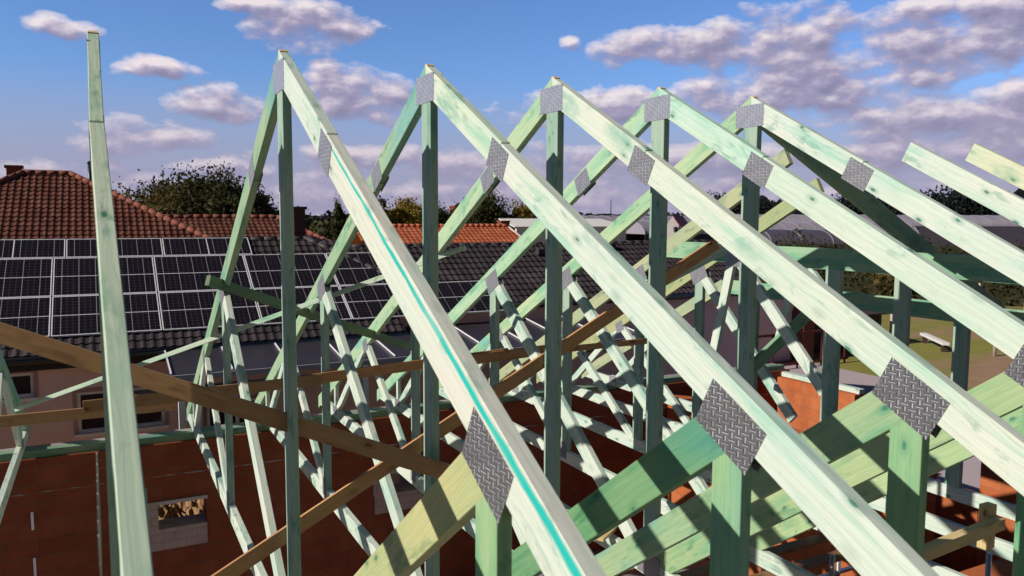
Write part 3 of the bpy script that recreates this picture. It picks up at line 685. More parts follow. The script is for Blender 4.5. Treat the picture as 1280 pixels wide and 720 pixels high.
# solar modules -------------------------------------------------------------------------------
def pv_module(x0, y0, w, l, label, split):
    """aluminium framed module lying on the black roof, lower left corner at x0, slope distance y0"""
    yy = HY + y0 * cs; zz = rz(HY) + y0 * sn
    t = empty('solar_panel', V(x0, yy, zz), label, 'solar panel', 'solar panels on the black roof')
    t.rotation_euler = (R(30), 0, 0); h = 0.035
    fb = bmesh.new(); e = 0.017; th = 0.03
    box(fb, (0, 0, h), (w, e, h + th)); box(fb, (0, l - e, h), (w, l, h + th)); box(fb, (0, e, h), (e, l - e, h + th)); box(fb, (w - e, e, h), (w, l - e, h + th))
    mesh_obj('frame', fb, M['alu'], t)
    gb = bmesh.new(); box(gb, (e, e, h + .004), (w - e, l - e, h + th - .006)); mesh_obj('cells', gb, M['pv'], t)
    sb = bmesh.new()
    if split == 'h': box(sb, (e, l / 2 - .007, h + .02), (w - e, l / 2 + .007, h + th - .004))
    else: box(sb, (w / 2 - .009, e, h + .02), (w / 2 + .009, l - e, h + th - .004))
    mesh_obj('centre_strip', sb, M['alu'], t)
W2 = 1.80; g = 0.022
s1 = (10.84 - HY) / cs
names = 'first second third fourth fifth sixth seventh eighth ninth tenth'.split()
for i in range(-2, 5):   # bottom row
    x0 = -0.09 + (i - 1) * (W2 + g) + 0.0
    vis = {-2: 'outside', -1: 'far left'}
    pv_module(x0, s1, W2, 1.21, 'solar panel in the bottom row of the array, %s from the left' % names[i + 2], 'h')
for i in range(-2, 4):
    x0 = -0.09 + (i - 1) * (W2 + g)
    pv_module(x0, s1 + 1.235, W2, 1.31, 'solar panel in the middle row of the array, %s from the left' % names[i + 2], 'h')
for i in range(-2, 2):
    x0 = -1.70 + (i) * (W2 + g)
    pv_module(x0, s1 + 2.575, W2, 0.70, 'narrow solar panel in the top row of the array, %s from the left' % names[i + 2], 'v')

# glazed lean-to roof under the eave -----------------------------------------------------------
lt = wempty('lean_to_roof', V(-0.1, 9, -4), 'dark glazed lean-to roof with pale glazing bars under the black roof', 'canopy')
y0, y1, z0, z1 = 8.95, 10.95, -3.72, -3.46
slab('glazing', [V(-0.12, y0, z0), V(9.9, y0, z0 + .0), V(9.9, y1, z1), V(-0.12, y1, z1)], 'lean_glass', lt, 0.02)
for k in range(11):
    x = -0.10 + k * 0.98
    bm = bmesh.new(); bar(bm, V(x, y0 - .02, z0 + .02), V(x, y1, z1 + .02), 0.022, 0.022); mesh_obj('glazing_bar', bm, M['alu'], lt)
bm = bmesh.new(); bar(bm, V(-0.15, y0 - .05, z0 - .05), V(9.95, y0 - .05, z0 - .05), 0.05, 0.09); mesh_obj('front_rail', bm, M['lid'], lt)
bm = bmesh.new(); rod(bm, V(-0.15, y0 - .1, z0 - .2), V(9.95, y0 - .1, z0 - .2), 0.03); mesh_obj('awning_tube', bm, M['gutter'], lt)
for k in range(4):
    bm = bmesh.new(); box(bm, (0.0 + k * 3.2, y0, 0), (0.1 + k * 3.2, y0 + .1, H + z0 - .1)); mesh_obj('post', bm, M['white'], lt)

# red tiled hip roof house behind --------------------------------------------------------------
rh = wempty('red_roof_house', V(-1.5, 26, GZ), 'house with an old red tiled hip roof beyond the solar roof', 'house')
RYr, ZR = 24.0, 0.21; sl = 0.545; ca = 1 / math.hypot(1, sl); sa = sl * ca
E_y = 18.2; E_z = ZR - (RYr - E_y) * sl
vl = (RYr - E_y) / ca
tile_plane('front_roof', V(0, E_y, E_z), (1, 0, 0), (0, ca, sa), [(-8.9, 0), (3.9, 0), (-1.87, vl), (-3.15, vl)], 0.18, 0.27, 'tile_red', rh, 0.03, 0.03)
slab('roof_side', [V(3.9, E_y, E_z - .03), V(-1.87, RYr, ZR - .03), V(-1.87, 26, ZR - .03), V(3.9, 31.8, E_z - .03)], 'tile_red', rh)
slab('roof_side', [V(-8.9, E_y, E_z - .03), V(-3.15, RYr, ZR - .03), V(-3.15, 26, ZR - .03), V(-8.9, 31.8, E_z - .03)], 'tile_red', rh)
cap_line('ridge_tiles', V(-3.15, RYr, ZR + .05), V(-1.87, RYr, ZR + .05), 'ridge_red', rh, 0.085, 0.3)
cap_line('hip_tiles', V(-1.87, RYr, ZR + .05), V(3.9, E_y, E_z + .05), 'ridge_red', rh, 0.085, 0.3)
cap_line('hip_tiles', V(-3.15, RYr, ZR + .05), V(-8.9, E_y, E_z + .05), 'ridge_red', rh, 0.085, 0.3)
wall('house_wall', (-8.3, 18.8, GZ), (3.3, 19.1, E_z), 'pink_light', None, parent=rh)
chimney(-3.45, 24.6, -1.0, 0.40, 0.40, 'short brick chimney on the left end of the old red hip roof')
t = empty('flue_pipe', V(-1.32, 24.1, 0), 'thin dark flue pipe beside the old red hip roof', 'flue')
bm = bmesh.new(); rod(bm, (0, 0, -0.9), (0, 0, 0.6), 0.055); mesh_obj('pipe', bm, M['gutter'], t, smooth=True)
bm = bmesh.new(); rod(bm, (0, 0, 0.6), (0, 0, 0.68), 0.09, 0.03); mesh_obj('cowl', bm, M['gutter'], t, smooth=True)

an = wempty('red_roof_annex', V(3, 24, GZ), 'low annex with a straight dark red tiled roof, right of the old red hip roof', 'building')
ZA = -1.16; EyA = 20.5; EzA = ZA - (24 - EyA) * 0.42; cb = 1 / math.hypot(1, .42); sb_ = .42 * cb
tile_plane('front_roof', V(0, EyA, EzA), (1, 0, 0), (0, cb, sb_), [(0.2, 0), (6.9, 0), (4.6, 3.5 / cb), (0.2, 3.5 / cb)], 0.18, 0.27, 'tile_red', an, 0.025, 0.025)
slab('back_roof', [V(0.2, 24, ZA - .03), V(4.6, 24, ZA - .03), V(6.9, 27.5, EzA), V(0.2, 27.5, EzA)], 'tile_red', an)
cap_line('ridge_tiles', V(0.2, 24, ZA + .04), V(4.6, 24, ZA + .04), 'ridge_red', an, 0.08, 0.3)
cap_line('hip_tiles', V(4.6, 24, ZA + .04), V(6.9, EyA, EzA + .04), 'ridge_red', an, 0.08, 0.3)
wall('house_wall', (0.4, 21.0, GZ), (6.5, 21.3, EzA), 'pink_light', None, parent=an)

# orange gabled roof further back --------------------------------------------------------------
og = wempty('orange_roof_house', V(18, 42, GZ), 'house with a plain orange tiled roof and a grey gable behind the black ridge', 'house')
zo = -1.72; ey = 37.5; ez = zo - 2.5 * 0.50; cb = 1 / math.hypot(1, .5)
tile_plane('front_roof', V(0, ey, ez), (1, 0, 0), (0, cb, .5 * cb), [(12, 0), (22.6, 0), (22.1, 2.5 / cb), (12, 2.5 / cb)], 0.3, 0.36, 'tile_orange', og, 0.02)
slab('back_roof', [V(12, 40, zo - .03), V(22.1, 40, zo - .03), V(22.6, 42.5, ez), V(12, 42.5, ez)], 'tile_orange', og)
cap_line('ridge_tiles', V(12, 40, zo + .04), V(22.1, 40, zo + .04), 'ridge_orange', og, 0.12)
bm = bmesh.new(); vs = [bm.verts.new(V(21.9, y, z)) for y, z in ((37.7, ez - .02), (40, zo - .08), (42.3, ez - .02), (42.3, GZ), (37.7, GZ))]; bm.faces.new(vs); mesh_obj('gable_wall', bm, M['concrete'], og)
wall('house_wall', (12.3, 37.7, GZ), (21.89, 37.9, ez - .05), 'white_wall', None, parent=og)
bm = bmesh.new(); bar(bm, V(22.15, 40, zo - .02), V(22.65, 37.5, ez - .02), 0.12, 0.14); mesh_obj('verge_board', bm, M['white_wall'], og)
bm = bmesh.new(); rod(bm, V(17.4, 39.1, zo - .6), V(17.4, 39.1, zo + .1), 0.05); rod(bm, V(17.4, 39.1, zo - .02), V(17.8, 39.1, zo + .05), 0.03); mesh_obj('vent_pipe', bm, M['pole'], og)
chimney(22.6, 41.5, -2.6, -1.45, 0.6, 'square brown chimney at the right end of the orange roof')
# pale hall
wh = wempty('pale_hall', V(40, 72, GZ), 'long low pale hall behind the orange roof', 'building')
wall('hall_wall', (38.6, 70, GZ), (53, 70.3, -2.2), 'white_wall', None, parent=wh)
slab('hall_roof', [V(38.2, 69.7, -2.2), V(53.4, 69.7, -2.2), V(53.4, 76, -1.35), V(39.4, 76, -1.35)], 'white_wall', wh, 0.1)
# small orange roof far off
fh = wempty('far_cottage', V(50, 95, GZ), 'tiny far cottage with an orange roof among the trees', 'house')
wall('house_wall', (42.2, 96, GZ), (46.2, 96.3, -1.3), 'white_wall', None, parent=fh)
slab('house_roof', [V(41.9, 95.8, -1.3), V(46.5, 95.8, -1.3), V(45.6, 98.5, 0.35), V(42.8, 98.5, 0.35)], 'tile_orange', fh)

# white cottage with the bright red roof
rc = wempty('red_roof_cottage', V(52, 60, GZ), 'small white cottage with a bright red roof on the horizon', 'house')
bm = bmesh.new()
P = [(50.9, 60, GZ), (52.0, 59.4, GZ), (52.0, 59.4, -1.9), (51.45, 59.7, -1.0), (50.9, 60, -1.9)]
bm.faces.new([bm.verts.new(V(*p)) for p in P]); 
P = [(52.0, 59.4, GZ), (54.6, 61, GZ), (54.6, 61, -1.9), (52.0, 59.4, -1.9)]
bm.faces.new([bm.verts.new(V(*p)) for p in P]); mesh_obj('house_wall', bm, M['white_wall'], rc)
slab('house_roof', [V(51.45, 59.7, -0.95), V(54.1, 61.35, -0.95), V(54.8, 60.9, -2.0), V(52.1, 59.25, -2.0)], 'red_roof', rc, 0.08)
bm = bmesh.new(); box(bm, (51.5, 59.35, H - 2.6), (51.8, 59.6, H - 2.1)); mesh_obj('window', bm, M['glass'], rc)

# pink garage and yard on the right --------------------------------------------------------------
ga = wempty('pink_garage', V(22, 19, GZ), 'low pink garage with a flat dark eave behind the hip trusses', 'garage')
wall('garage_wall', (17.6, 19, GZ), (24.9, 19.25, -4.30), 'pink', None, parent=ga)
wall('garage_side', (24.91, 19, GZ), (25.1, 24, -4.30), 'pink', None, axis='y', parent=ga)
bm = bmesh.new(); box(bm, (17.2, 18.6, H - 4.295), (25.4, 24.3, H - 4.12)); mesh_obj('garage_roof', bm, M['darkbox'], ga)
bm = bmesh.new()
for x in (20.2, 21.6, 22.9): box(bm, (x, 18.985, 0), (x + .03, 18.998, H - 4.9))
mesh_obj('wall_joints', bm, M['rust'], ga)
fn = wempty('red_rail_fence', V(17, 17.4, GZ), 'low dark red rail fence in front of the pink garage', 'fence')
for z in (-5.75, -7.0):
    bm = bmesh.new(); bar(bm, V(15.5, 17.6, z), V(27.0, 17.6, z), 0.06, 0.10); mesh_obj('rail', bm, M['red_metal'], fn)
for k in range(9):
    bm = bmesh.new(); bar(bm, V(15.6 + k * 1.4, 17.6, GZ), V(15.6 + k * 1.4, 17.6, -5.7), 0.06, 0.06, Vector((0, 1, 0))); mesh_obj('fence_post', bm, M['red_metal'], fn)
bp_ = empty('brick_pillar', V(25.6, 18.8, GZ), 'brown brick pillar at the corner of the pink garage', 'pillar')
bm = bmesh.new(); box(bm, (-.3, -.3, 0), (.35, .3, 2.7)); mesh_obj('shaft', bm, M['chimney'], bp_)
bm = bmesh.new(); box(bm, (-.36, -.36, 2.7), (.41, .36, 2.78)); mesh_obj('cap', bm, M['concrete'], bp_)
dk = wempty('dark_shed', V(28, 20, GZ), 'low dark timber shed between the posts on the right', 'shed')
wall('shed_wall', (26.3, 20.0, GZ), (32.2, 20.2, -5.6), 'rust', None, parent=dk)
slab('shed_roof', [V(26.1, 19.7, -5.6), V(32.4, 19.7, -5.6), V(32.4, 22.5, -5.2), V(26.1, 22.5, -5.2)], 'rust', dk)

# ------------------------------------------------------------------ ground
bm = bmesh.new()
S = 1500; n = 40; gr = {}
for i in range(n + 1):
    for j in range(n + 1):
        gr[i, j] = bm.verts.new(((i / n * 2 - 1) * S, (j / n * 2 - 1) * S, 0))
for i in range(n):
    for j in range(n): bm.faces.new([gr[i, j], gr[i + 1, j], gr[i + 1, j + 1], gr[i, j + 1]])
tag(mesh_obj('ground', bm, M['ground']), kind='structure')
bm = bmesh.new(); vs = [bm.verts.new(p) for p in ((12.5, -8, .006), (25.5, -8, .006), (25.5, 18.2, .006), (12.5, 18.2, .006))]; bm.faces.new(vs)
tag(mesh_obj('pavement', bm, M['paving']), kind='structure')

# ------------------------------------------------------------------ vegetation
def leaf_cloud(bm, centre, rad, n, size, rnd, squash=1.0):
    cx, cy, cz = centre; rx, ry, rz_ = rad
    cl = []
    k = max(5, n // 46)
    for _ in range(k):
        while True:
            p = Vector((rnd.uniform(-1, 1), rnd.uniform(-1, 1), rnd.uniform(-1, 1)))
            if 0.30 < p.length < 1: break
        cl.append((p, rnd.uniform(0.16, 0.36)))
    for _ in range(n):
        c, r = rnd.choice(cl)
        q = c + Vector((rnd.gauss(0, 1), rnd.gauss(0, 1), rnd.gauss(0, .8))) * r * 0.6
        p = Vector((cx + q.x * rx, cy + q.y * ry, cz + q.z * rz_))
        s = size * rnd.uniform(0.5, 1.3)
        a = Vector((rnd.gauss(0, 1), rnd.gauss(0, 1), rnd.gauss(0, .6))).normalized(); b = a.orthogonal().normalized(); c2 = a.cross(b)
        an_ = rnd.uniform(0, 6.28); e1 = b * math.cos(an_) + c2 * math.sin(an_); e2 = a.cross(e1)
        bm.faces.new([bm.verts.new(p + e1 * s), bm.verts.new(p + e2 * s * .55), bm.verts.new(p - e1 * s), bm.verts.new(p - e2 * s * .55)])
def tree(name, x, y, h, rad_, mat, label, cat='tree', group=None, n=2200, size=0.16, trunk=0.28, low=0.22, seed=0):
    rnd = random.Random(seed or hash((round(x * 10), round(y * 10))) & 0xffff)
    rad = rad_ * 1.12; n = int(n * 2.3); size = size * 0.85
    t = empty(name, (x, y, 0), label, cat, group)
    bm = bmesh.new(); top = Vector((0, 0, h * 0.72)); rod(bm, (0, 0, 0), (0.05 * h * .2, 0, h * 0.40), trunk, trunk * .6, 8)
    for k in range(6):
        a = k * 1.05 + rnd.random(); e = Vector((math.cos(a) * rad * .6, math.sin(a) * rad * .6, h * (0.6 + 0.22 * rnd.random())))
        rod(bm, (0.01 * h, 0, h * (0.3 + .02 * k)), e, trunk * .35, trunk * .08, 6)
    rod(bm, (0.01 * h, 0, h * .38), (0, 0, h * .8), trunk * .5, trunk * .1, 6)
    mesh_obj('trunk', bm, M['bark'], t)
    bm = bmesh.new(); zc = h * (1 + low) / 2
    leaf_cloud(bm, (0, 0, zc), (rad, rad, h * (1 - low) / 2), n, size, rnd)
    core = bmesh.ops.create_icosphere(bm, subdivisions=3, radius=1.0)['verts']
    for v in core:
        k_ = 0.70 + 0.13 * math.sin(v.co.x * 7 + h) * math.cos(v.co.y * 6 + rad) + 0.10 * math.sin(v.co.z * 9 + x) + rnd.uniform(-.05, .05)
        v.co = Vector((v.co.x * rad * k_, v.co.y * rad * k_, v.co.z * h * (1 - low) / 2 * k_ + zc))
    for k in range(5):
        a = rnd.uniform(0, 6.28); r = rad * rnd.uniform(.35, .7)
        leaf_cloud(bm, (math.cos(a) * r, math.sin(a) * r, zc + h * rnd.uniform(-.12, .22)), (rad * .42, rad * .42, h * .16), n // 6, size, rnd)
    mesh_obj('crown', bm, M[mat], t)
    return t
TG = 'trees beyond the tiled roofs'
# dense dark group behind the annex (about 60 m away)
tree('broadleaf_tree', 1.3, 60, 8.0, 2.7, 'leaf_olive', 'low olive tree at the left end of the dark group, beside the upright beam', group=TG, n=2600, size=.17)
tree('broadleaf_tree', 4.6, 60.5, 9.3, 2.6, 'leaf_dark', 'tallest dark round tree behind the annex roof', group=TG, n=4200, size=.17)
tree('broadleaf_tree', 7.4, 59.5, 9.6, 2.0, 'leaf_dark', 'narrow dark tree touching the tallest one on its right', group=TG, n=3000, size=.17)
tree('broadleaf_tree', 9.6, 61, 8.5, 2.1, 'leaf_dark', 'lower dark tree at the right end of the group, left of the striped truss', group=TG, n=2800, size=.17)
tree('broadleaf_tree', 2.9, 57, 8.0, 2.8, 'leaf_olive', 'yellowish tree in front of the tallest dark tree', group=TG, n=2600, size=.16)
tree('broadleaf_tree', 6.4, 57, 7.9, 2.9, 'leaf_dark', 'low dark tree in front of the group behind the annex', group=TG, n=2400, size=.16)
tree('broadleaf_tree', -1.2, 63, 7.5, 2.6, 'leaf_olive', 'small olive tree just right of the red hip roof', group=TG, n=1600, size=.17)
tree('broadleaf_tree', 12.2, 62, 6.6, 2.2, 'leaf_dark', 'low dark tree right of the striped truss king post', group=TG, n=1500, size=.17)
# around the second and third peaks
tree('golden_tree', 33.4, 90, 7.9, 2.6, 'leaf_gold', 'golden autumn tree left of the second king post', group=TG, n=2600, size=.2)
tree('golden_tree', 31.2, 91, 7.0, 1.8, 'leaf_olive', 'small olive tree left of the golden one', group=TG, n=1200, size=.2)
tree('broadleaf_tree', 44.4, 90, 9.0, 2.9, 'leaf_dark', 'round dark tree between the second and the middle trusses', group=TG, n=4600, size=.2)
tree('broadleaf_tree', 41.5, 91, 7.6, 1.9, 'leaf_dark', 'smaller dark tree touching the round dark one on its left', group=TG, n=1800, size=.2)
tree('golden_tree', 49.6, 90, 7.8, 2.2, 'leaf_gold', 'rusty golden tree right of the round dark tree', group=TG, n=2000, size=.2)
tree('broadleaf_tree', 38.3, 92, 7.5, 2.0, 'leaf_dark', 'dark tree right of the second king post', group=TG, n=1500, size=.2)
tree('conifer', 27.2, 100, 8.2, 0.9, 'leaf_dark', 'slim dark conifer left of the lower striped rafter', group=TG, n=900, size=.18)
tree('broadleaf_tree', 28.6, 88, 8.4, 1.3, 'leaf_dark', 'thin dark tree peeping out left of the striped rafter', group=TG, n=900, size=.18)
# bushes in the garden behind the black roof
for i, (x, y, h, r, m, lb) in enumerate([(8.6, 30, 4.6, 1.5, 'leaf_olive', 'brownish bush behind the black ridge, left of the striped rafter'), (10.6, 31, 4.9, 1.6, 'leaf_dark', 'dark bush behind the black ridge at the foot of the striped truss'), (7.2, 33, 4.4, 1.2, 'leaf_dark', 'dark bush next to the brick chimney behind the black ridge')]):
    tree('garden_bush', x, y, h, r, m, lb, 'bush', 'garden bushes behind the black ridge', n=1500, size=.13, trunk=.08, low=.1)
tree('golden_bush', 30.4, 21.4, 1.9, 1.3, 'leaf_gold', 'yellow bush above the dark shed between the posts', 'bush', n=900, size=.1, trunk=.06, low=.05)

# distant woods along the horizon
def woods(name, pts, h, mat, label, dens=5.0, size=0.9, depth=8, seed=3):
    rnd = random.Random(seed); bm = bmesh.new()
    for (a, b, hh) in pts:
        a, b = Vector(a), Vector(b); L = (b - a).length; n = int(L * dens)
        for _ in range(n):
            t = rnd.random(); p = a.lerp(b, t)
            q = hh * (0.72 + 0.28 * math.sin(t * L * .13 + rnd.uniform(-.5, .5)) * .5 + rnd.uniform(-.12, .12))
            z = q * (rnd.random() ** 0.6); x = p.x + rnd.uniform(-depth, depth) * .5; y = p.y + rnd.uniform(0, depth)
            s = size * rnd.uniform(.6, 1.4); an_ = rnd.uniform(0, 3.14)
            e1 = Vector((math.cos(an_), math.sin(an_), rnd.uniform(-.3, .3))) * s; e2 = Vector((rnd.uniform(-.3, .3), rnd.uniform(-.3, .3), 1)) * s * .8
            c = Vector((x, y, z))
            bm.faces.new([bm.verts.new(c + e1), bm.verts.new(c + e2), bm.verts.new(c - e1), bm.verts.new(c - e2)])
        # solid body so that no light shows through low down
        m_ = max(8, int(L / (size * 1.6))); pv = None; hz_ = hh * .85
        for i_ in range(m_ + 1):
            c = a.lerp(b, i_ / m_); hz_ = 0.6 * hz_ + 0.4 * hh * rnd.uniform(.70, 1.05)
            q = (bm.verts.new((c.x, c.y + depth, 0)), bm.verts.new((c.x, c.y + depth, hz_ * .9)))
            if pv: bm.faces.new([pv[0], q[0], q[1], pv[1]])
            pv = q
    return tag(mesh_obj(name, bm, M[mat]), label, 'woodland', kind='stuff')
woods('far_woods', [((-60, 300, 0), (90, 320, 0), 8.0), ((90, 320, 0), (330, 300, 0), 8.8)], 8, 'leaf_far', 'dark line of distant woods on the horizon behind the peaks', 14, 0.9)
woods('far_woods', [((190, 215, 0), (300, 150, 0), 16.5), ((225, 150, 0), (330, 95, 0), 17.5)], 8, 'leaf_far', 'dark line of distant woods on the horizon at the right', 70, 0.42, seed=5)
woods('far_hedge', [((-20, 95, 0), (36, 105, 0), 7.0)], 6, 'leaf_dark', 'dark hedge line beyond the annex, left of the striped rafter', 40, 0.45, seed=8)

# vineyard rows on the right, low dark green
def row(a, b, h, seed, mat='leaf_green'):
    rnd = random.Random(seed); bm = bmesh.new(); a, b = Vector(a), Vector(b); L = (b - a).length; d = (b - a).normalized(); s = Vector((-d.y, d.x, 0))
    for _ in range(int(L * 95)):
        p = a + d * rnd.uniform(0, L) + s * rnd.gauss(0, .25); z = h * (rnd.random() ** .8) * (0.85 + .15 * math.sin(p.x * 1.7) + rnd.uniform(-.05, .12))
        sz = 0.11 * rnd.uniform(.6, 1.5); an_ = rnd.uniform(0, 6.3)
        e1 = Vector((math.cos(an_), math.sin(an_), rnd.uniform(-.6, .6))) * sz; e2 = Vector((rnd.uniform(-.5, .5), rnd.uniform(-.5, .5), 1)) * sz * .7
        c = Vector((p.x, p.y, z)); bm.faces.new([bm.verts.new(c + e1), bm.verts.new(c + e2), bm.verts.new(c - e1), bm.verts.new(c - e2)])
    for (u, w) in ((0.0, .14),):
        vs = [bm.verts.new((a.x, a.y, 0)), bm.verts.new((b.x, b.y, 0)), bm.verts.new((b.x, b.y, h * .7)), bm.verts.new((a.x, a.y, h * .7))]; bm.faces.new(vs)
    return mesh_obj('vine_row', bm, M[mat])
VL = ['nearest leafy vine row at the edge of the dry field', 'second leafy vine row behind the nearest one', 'third leafy vine row in the vineyard', 'fourth leafy vine row in the vineyard', 'farthest leafy vine row, below the greenhouses']
for k in range(5):
    o = row((43 + k * 2.8, 40 + k * 4.2, 0), (70 + k * 3.0, 12 + k * 4.4, 0), (2.8, 3.2, 3.8, 4.4, 5.0)[k], 20 + k)
    tag(o, VL[k], 'vine row', 'rows of vines right of the hip end')
tree('red_bush', 50, 33, 4.0, 1.5, 'leaf_olive', 'reddish bush standing above the vine rows', 'bush', n=900, size=.14, trunk=.08, low=.05)

# vineyard posts and field posts
PG = 'pale posts along the edge of the field'
pp = [((33.6, 20.5), 1.6, 'pale post left of the white bench boards'), ((34.2, 15.7), 1.7, 'pale post right of the white bench boards'), ((44.0, 22.6), 2.4, 'grey post before the vines, left of a pair'), ((45.8, 21.0), 2.4, 'grey post before the vines, right of a pair')]
for (xy, h, lb) in pp:
    bm = bmesh.new(); rod(bm, (xy[0], xy[1], 0), (xy[0], xy[1], h), 0.08, 0.06, 8)
    tag(mesh_obj('field_post', bm, M['pole'], smooth=True), lb, 'post', PG)
bn = empty('plank_bench', (34.8, 17.8, 0), 'low bench of white boards in the dry field', 'bench')
bm = bmesh.new(); box(bm, (-1.2, -1.6, .35), (-0.9, 1.6, .47)); mesh_obj('seat', bm, M['white_wall'], bn, Matrix.Rotation(R(-38), 4, 'Z'))
for s in (-1.3, 1.3):
    bm = bmesh.new(); box(bm, (-1.15, s - .08, 0), (-0.95, s + .08, .35)); mesh_obj('leg', bm, M['rust'], bn, Matrix.Rotation(R(-38), 4, 'Z'))

# greenhouses (plastic film tunnels)
def tunnel(x0, x1, y, w, h, base, mat, label, rot=0.0, group='plastic greenhouses on the horizon'):
    t = empty('greenhouse', ((x0 + x1) / 2, y, 0), label, 'greenhouse', group); t.rotation_euler = (0, 0, rot)
    L = (x1 - x0) / 2; bm = bmesh.new(); n = 14; a = []; b = []
    for i in range(n + 1):
        th = math.pi * i / n; yy = -w / 2 * math.cos(th); zz = base + (h - base) * math.sin(th)
        a.append(bm.verts.new((-L, yy, zz))); b.append(bm.verts.new((L, yy, zz)))
    for i in range(n): bm.faces.new([a[i], a[i + 1], b[i + 1], b[i]])
    bm.faces.new(a[::-1]); bm.faces.new(b)
    mesh_obj('film_cover', bm, M[mat], t, smooth=False)
    bm = bmesh.new(); box(bm, (-L, -w / 2 + .01, 0), (L, -w / 2 + .08, base)); box(bm, (-L, w / 2 - .08, 0), (L, w / 2 - .01, base)); mesh_obj('side_wall', bm, M['film_dark'], t)
    bm = bmesh.new(); k = int(2 * L / 3)
    for j in range(k + 1):
        x = -L + 2 * L * j / k
        for i in range(n):
            t0, t1 = math.pi * i / n, math.pi * (i + 1) / n
            bar(bm, (x, -(w / 2 + .02) * math.cos(t0), base + (h - base + .02) * math.sin(t0)), (x, -(w / 2 + .02) * math.cos(t1), base + (h - base + .02) * math.sin(t1)), 0.09, 0.09, Vector((1, 0, 0)))
    mesh_obj('hoops', bm, M['film'], t)
tunnel(88, 140, 150, 12, 6.3, 3.0, 'film', 'long pale greenhouse under the mast, farthest to the left')
tunnel(95, 142, 128, 12, 5.4, 2.6, 'film', 'pale greenhouse in front of the one under the mast')
tunnel(104, 142, 104, 10, 5.1, 2.6, 'film', 'pale greenhouse right of the red-roofed cottage', -0.25)
tunnel(66, 80, 60, 9, 4.7, 3.2, 'film_dark', 'dark purple greenhouse right behind the flat truss chord', -0.45)
tunnel(120, 185, 112, 14, 6.7, 4.4, 'film', 'wide pale greenhouse above the vine rows at the right', -0.45)
# mast on the horizon
ms = empty('mast', (104.6, 148, 0), 'thin dark mast standing above the far greenhouses', 'mast')
bm = bmesh.new(); rod(bm, (0, 0, 0), (0, 0, 10.0), 0.2, 0.08, 8); mesh_obj('pole', bm, M['gutter'], ms)
bm = bmesh.new(); bar(bm, (-1.8, 0, 5.7), (1.4, 0, 5.7), 0.4, 0.5); mesh_obj('platform', bm, M['gutter'], ms)

# ------------------------------------------------------------------ camera
cam = bpy.data.cameras.new('camera'); co = bpy.data.objects.new('camera', cam); link(co)
yaw, pitch, roll, f = 0.47962408, 0.09160433, 0.00438642, 983.0818653
fw = Vector((math.sin(yaw) * math.cos(pitch), math.cos(yaw) * math.cos(pitch), -math.sin(pitch)))
rt = Vector((math.cos(yaw), -math.sin(yaw), 0)); upv = rt.cross(fw)
c_, s_ = math.cos(roll), math.sin(roll)
r2 = rt * c_ + upv * s_; u2 = -rt * s_ + upv * c_
loc = V(-1.0315104, -5.2007230, -1.0369026)
co.matrix_world = Matrix(((r2.x, u2.x, -fw.x, loc.x), (r2.y, u2.y, -fw.y, loc.y), (r2.z, u2.z, -fw.z, loc.z), (0, 0, 0, 1)))
cam.sensor_width = 36; cam.lens = f / 1280 * 36; cam.clip_start = 0.05; cam.clip_end = 4000
cam.dof.use_dof = True; cam.dof.focus_distance = 7.0; cam.dof.aperture_fstop = 4.0
bpy.context.scene.camera = co

# ------------------------------------------------------------------ light and sky
sd = bpy.data.lights.new('sun', 'SUN'); so = bpy.data.objects.new('sun', sd); link(so)
EL = R(30.5); AZ = R(-90 + 1.6)          # the sun stands on the -X side, azimuth measured from +Y clockwise
sdir = Vector((math.sin(AZ) * math.cos(EL), math.cos(AZ) * math.cos(EL), math.sin(EL)))
so.rotation_euler = sdir.to_track_quat('Z', 'Y').to_euler(); so.location = (-20, 0, 30)
sd.energy = 5.0; sd.angle = R(0.5); sd.color = (1.0, 0.93, 0.83)

w = NT('World', world=True); bpy.context.scene.world = w.m
sky = w.n('ShaderNodeTexSky', sky_type='NISHITA'); sky.sun_disc = False; sky.sun_elevation = EL; sky.sun_rotation = AZ
sky.altitude = 200; sky.air_density = 1.0; sky.dust_density = 0.6; sky.ozone_density = 3.0
d = w.n('ShaderNodeTexCoord').outputs['Generated']; dx, dy, dz = sep(w, d)
az = w.math('MULTIPLY', w.math('ARCTAN2', dx, dy), 57.2958)
el = w.math('MULTIPLY', w.math('ARCSINE', dz), 57.2958)
CL = [(13.23, 13.26, 3.99, 1.32), (-1.61, 11.66, 1.95, 0.61), (3.29, 9.64, 2.47, 0.65), (8.66, 7.68, 4.36, 1.05), (16.41, 8.92, 3.74, 1.72), (2.42, 5.16, 4.01, 1.12), (6.0, 3.36, 3.0, 0.64), (-4.11, 3.03, 1.76, 0.78), (36.16, 11.89, 3.06, 1.05), (41.88, 11.94, 3.2, 1.55), (45.79, 11.98, 3.58, 2.02), (47.16, 9.35, 7.57, 1.95), (54.72, 11.04, 5.17, 2.15), (58.11, 12.31, 3.78, 1.37), (54.47, 6.68, 7.05, 1.39), (55.46, 4.9, 8.51, 1.1), (59.39, 7.71, 2.47, 1.03), (31.38, 12.14, 0.79, 0.48), (18.3, 4.46, 3.92, 0.84), (33.13, 8.02, 6.78, 1.1), (26.29, 3.71, 7.45, 0.91), (15.52, 4.41, 3.31, 0.66), (41.01, 4.49, 10.78, 0.88), (51.88, 12.97, 5.63, 0.86), (8.82, 13.94, 2.03, 0.49)]
uv = w.n('ShaderNodeCombineXYZ', {0: az, 1: el, 2: 0.0}).outputs[0]
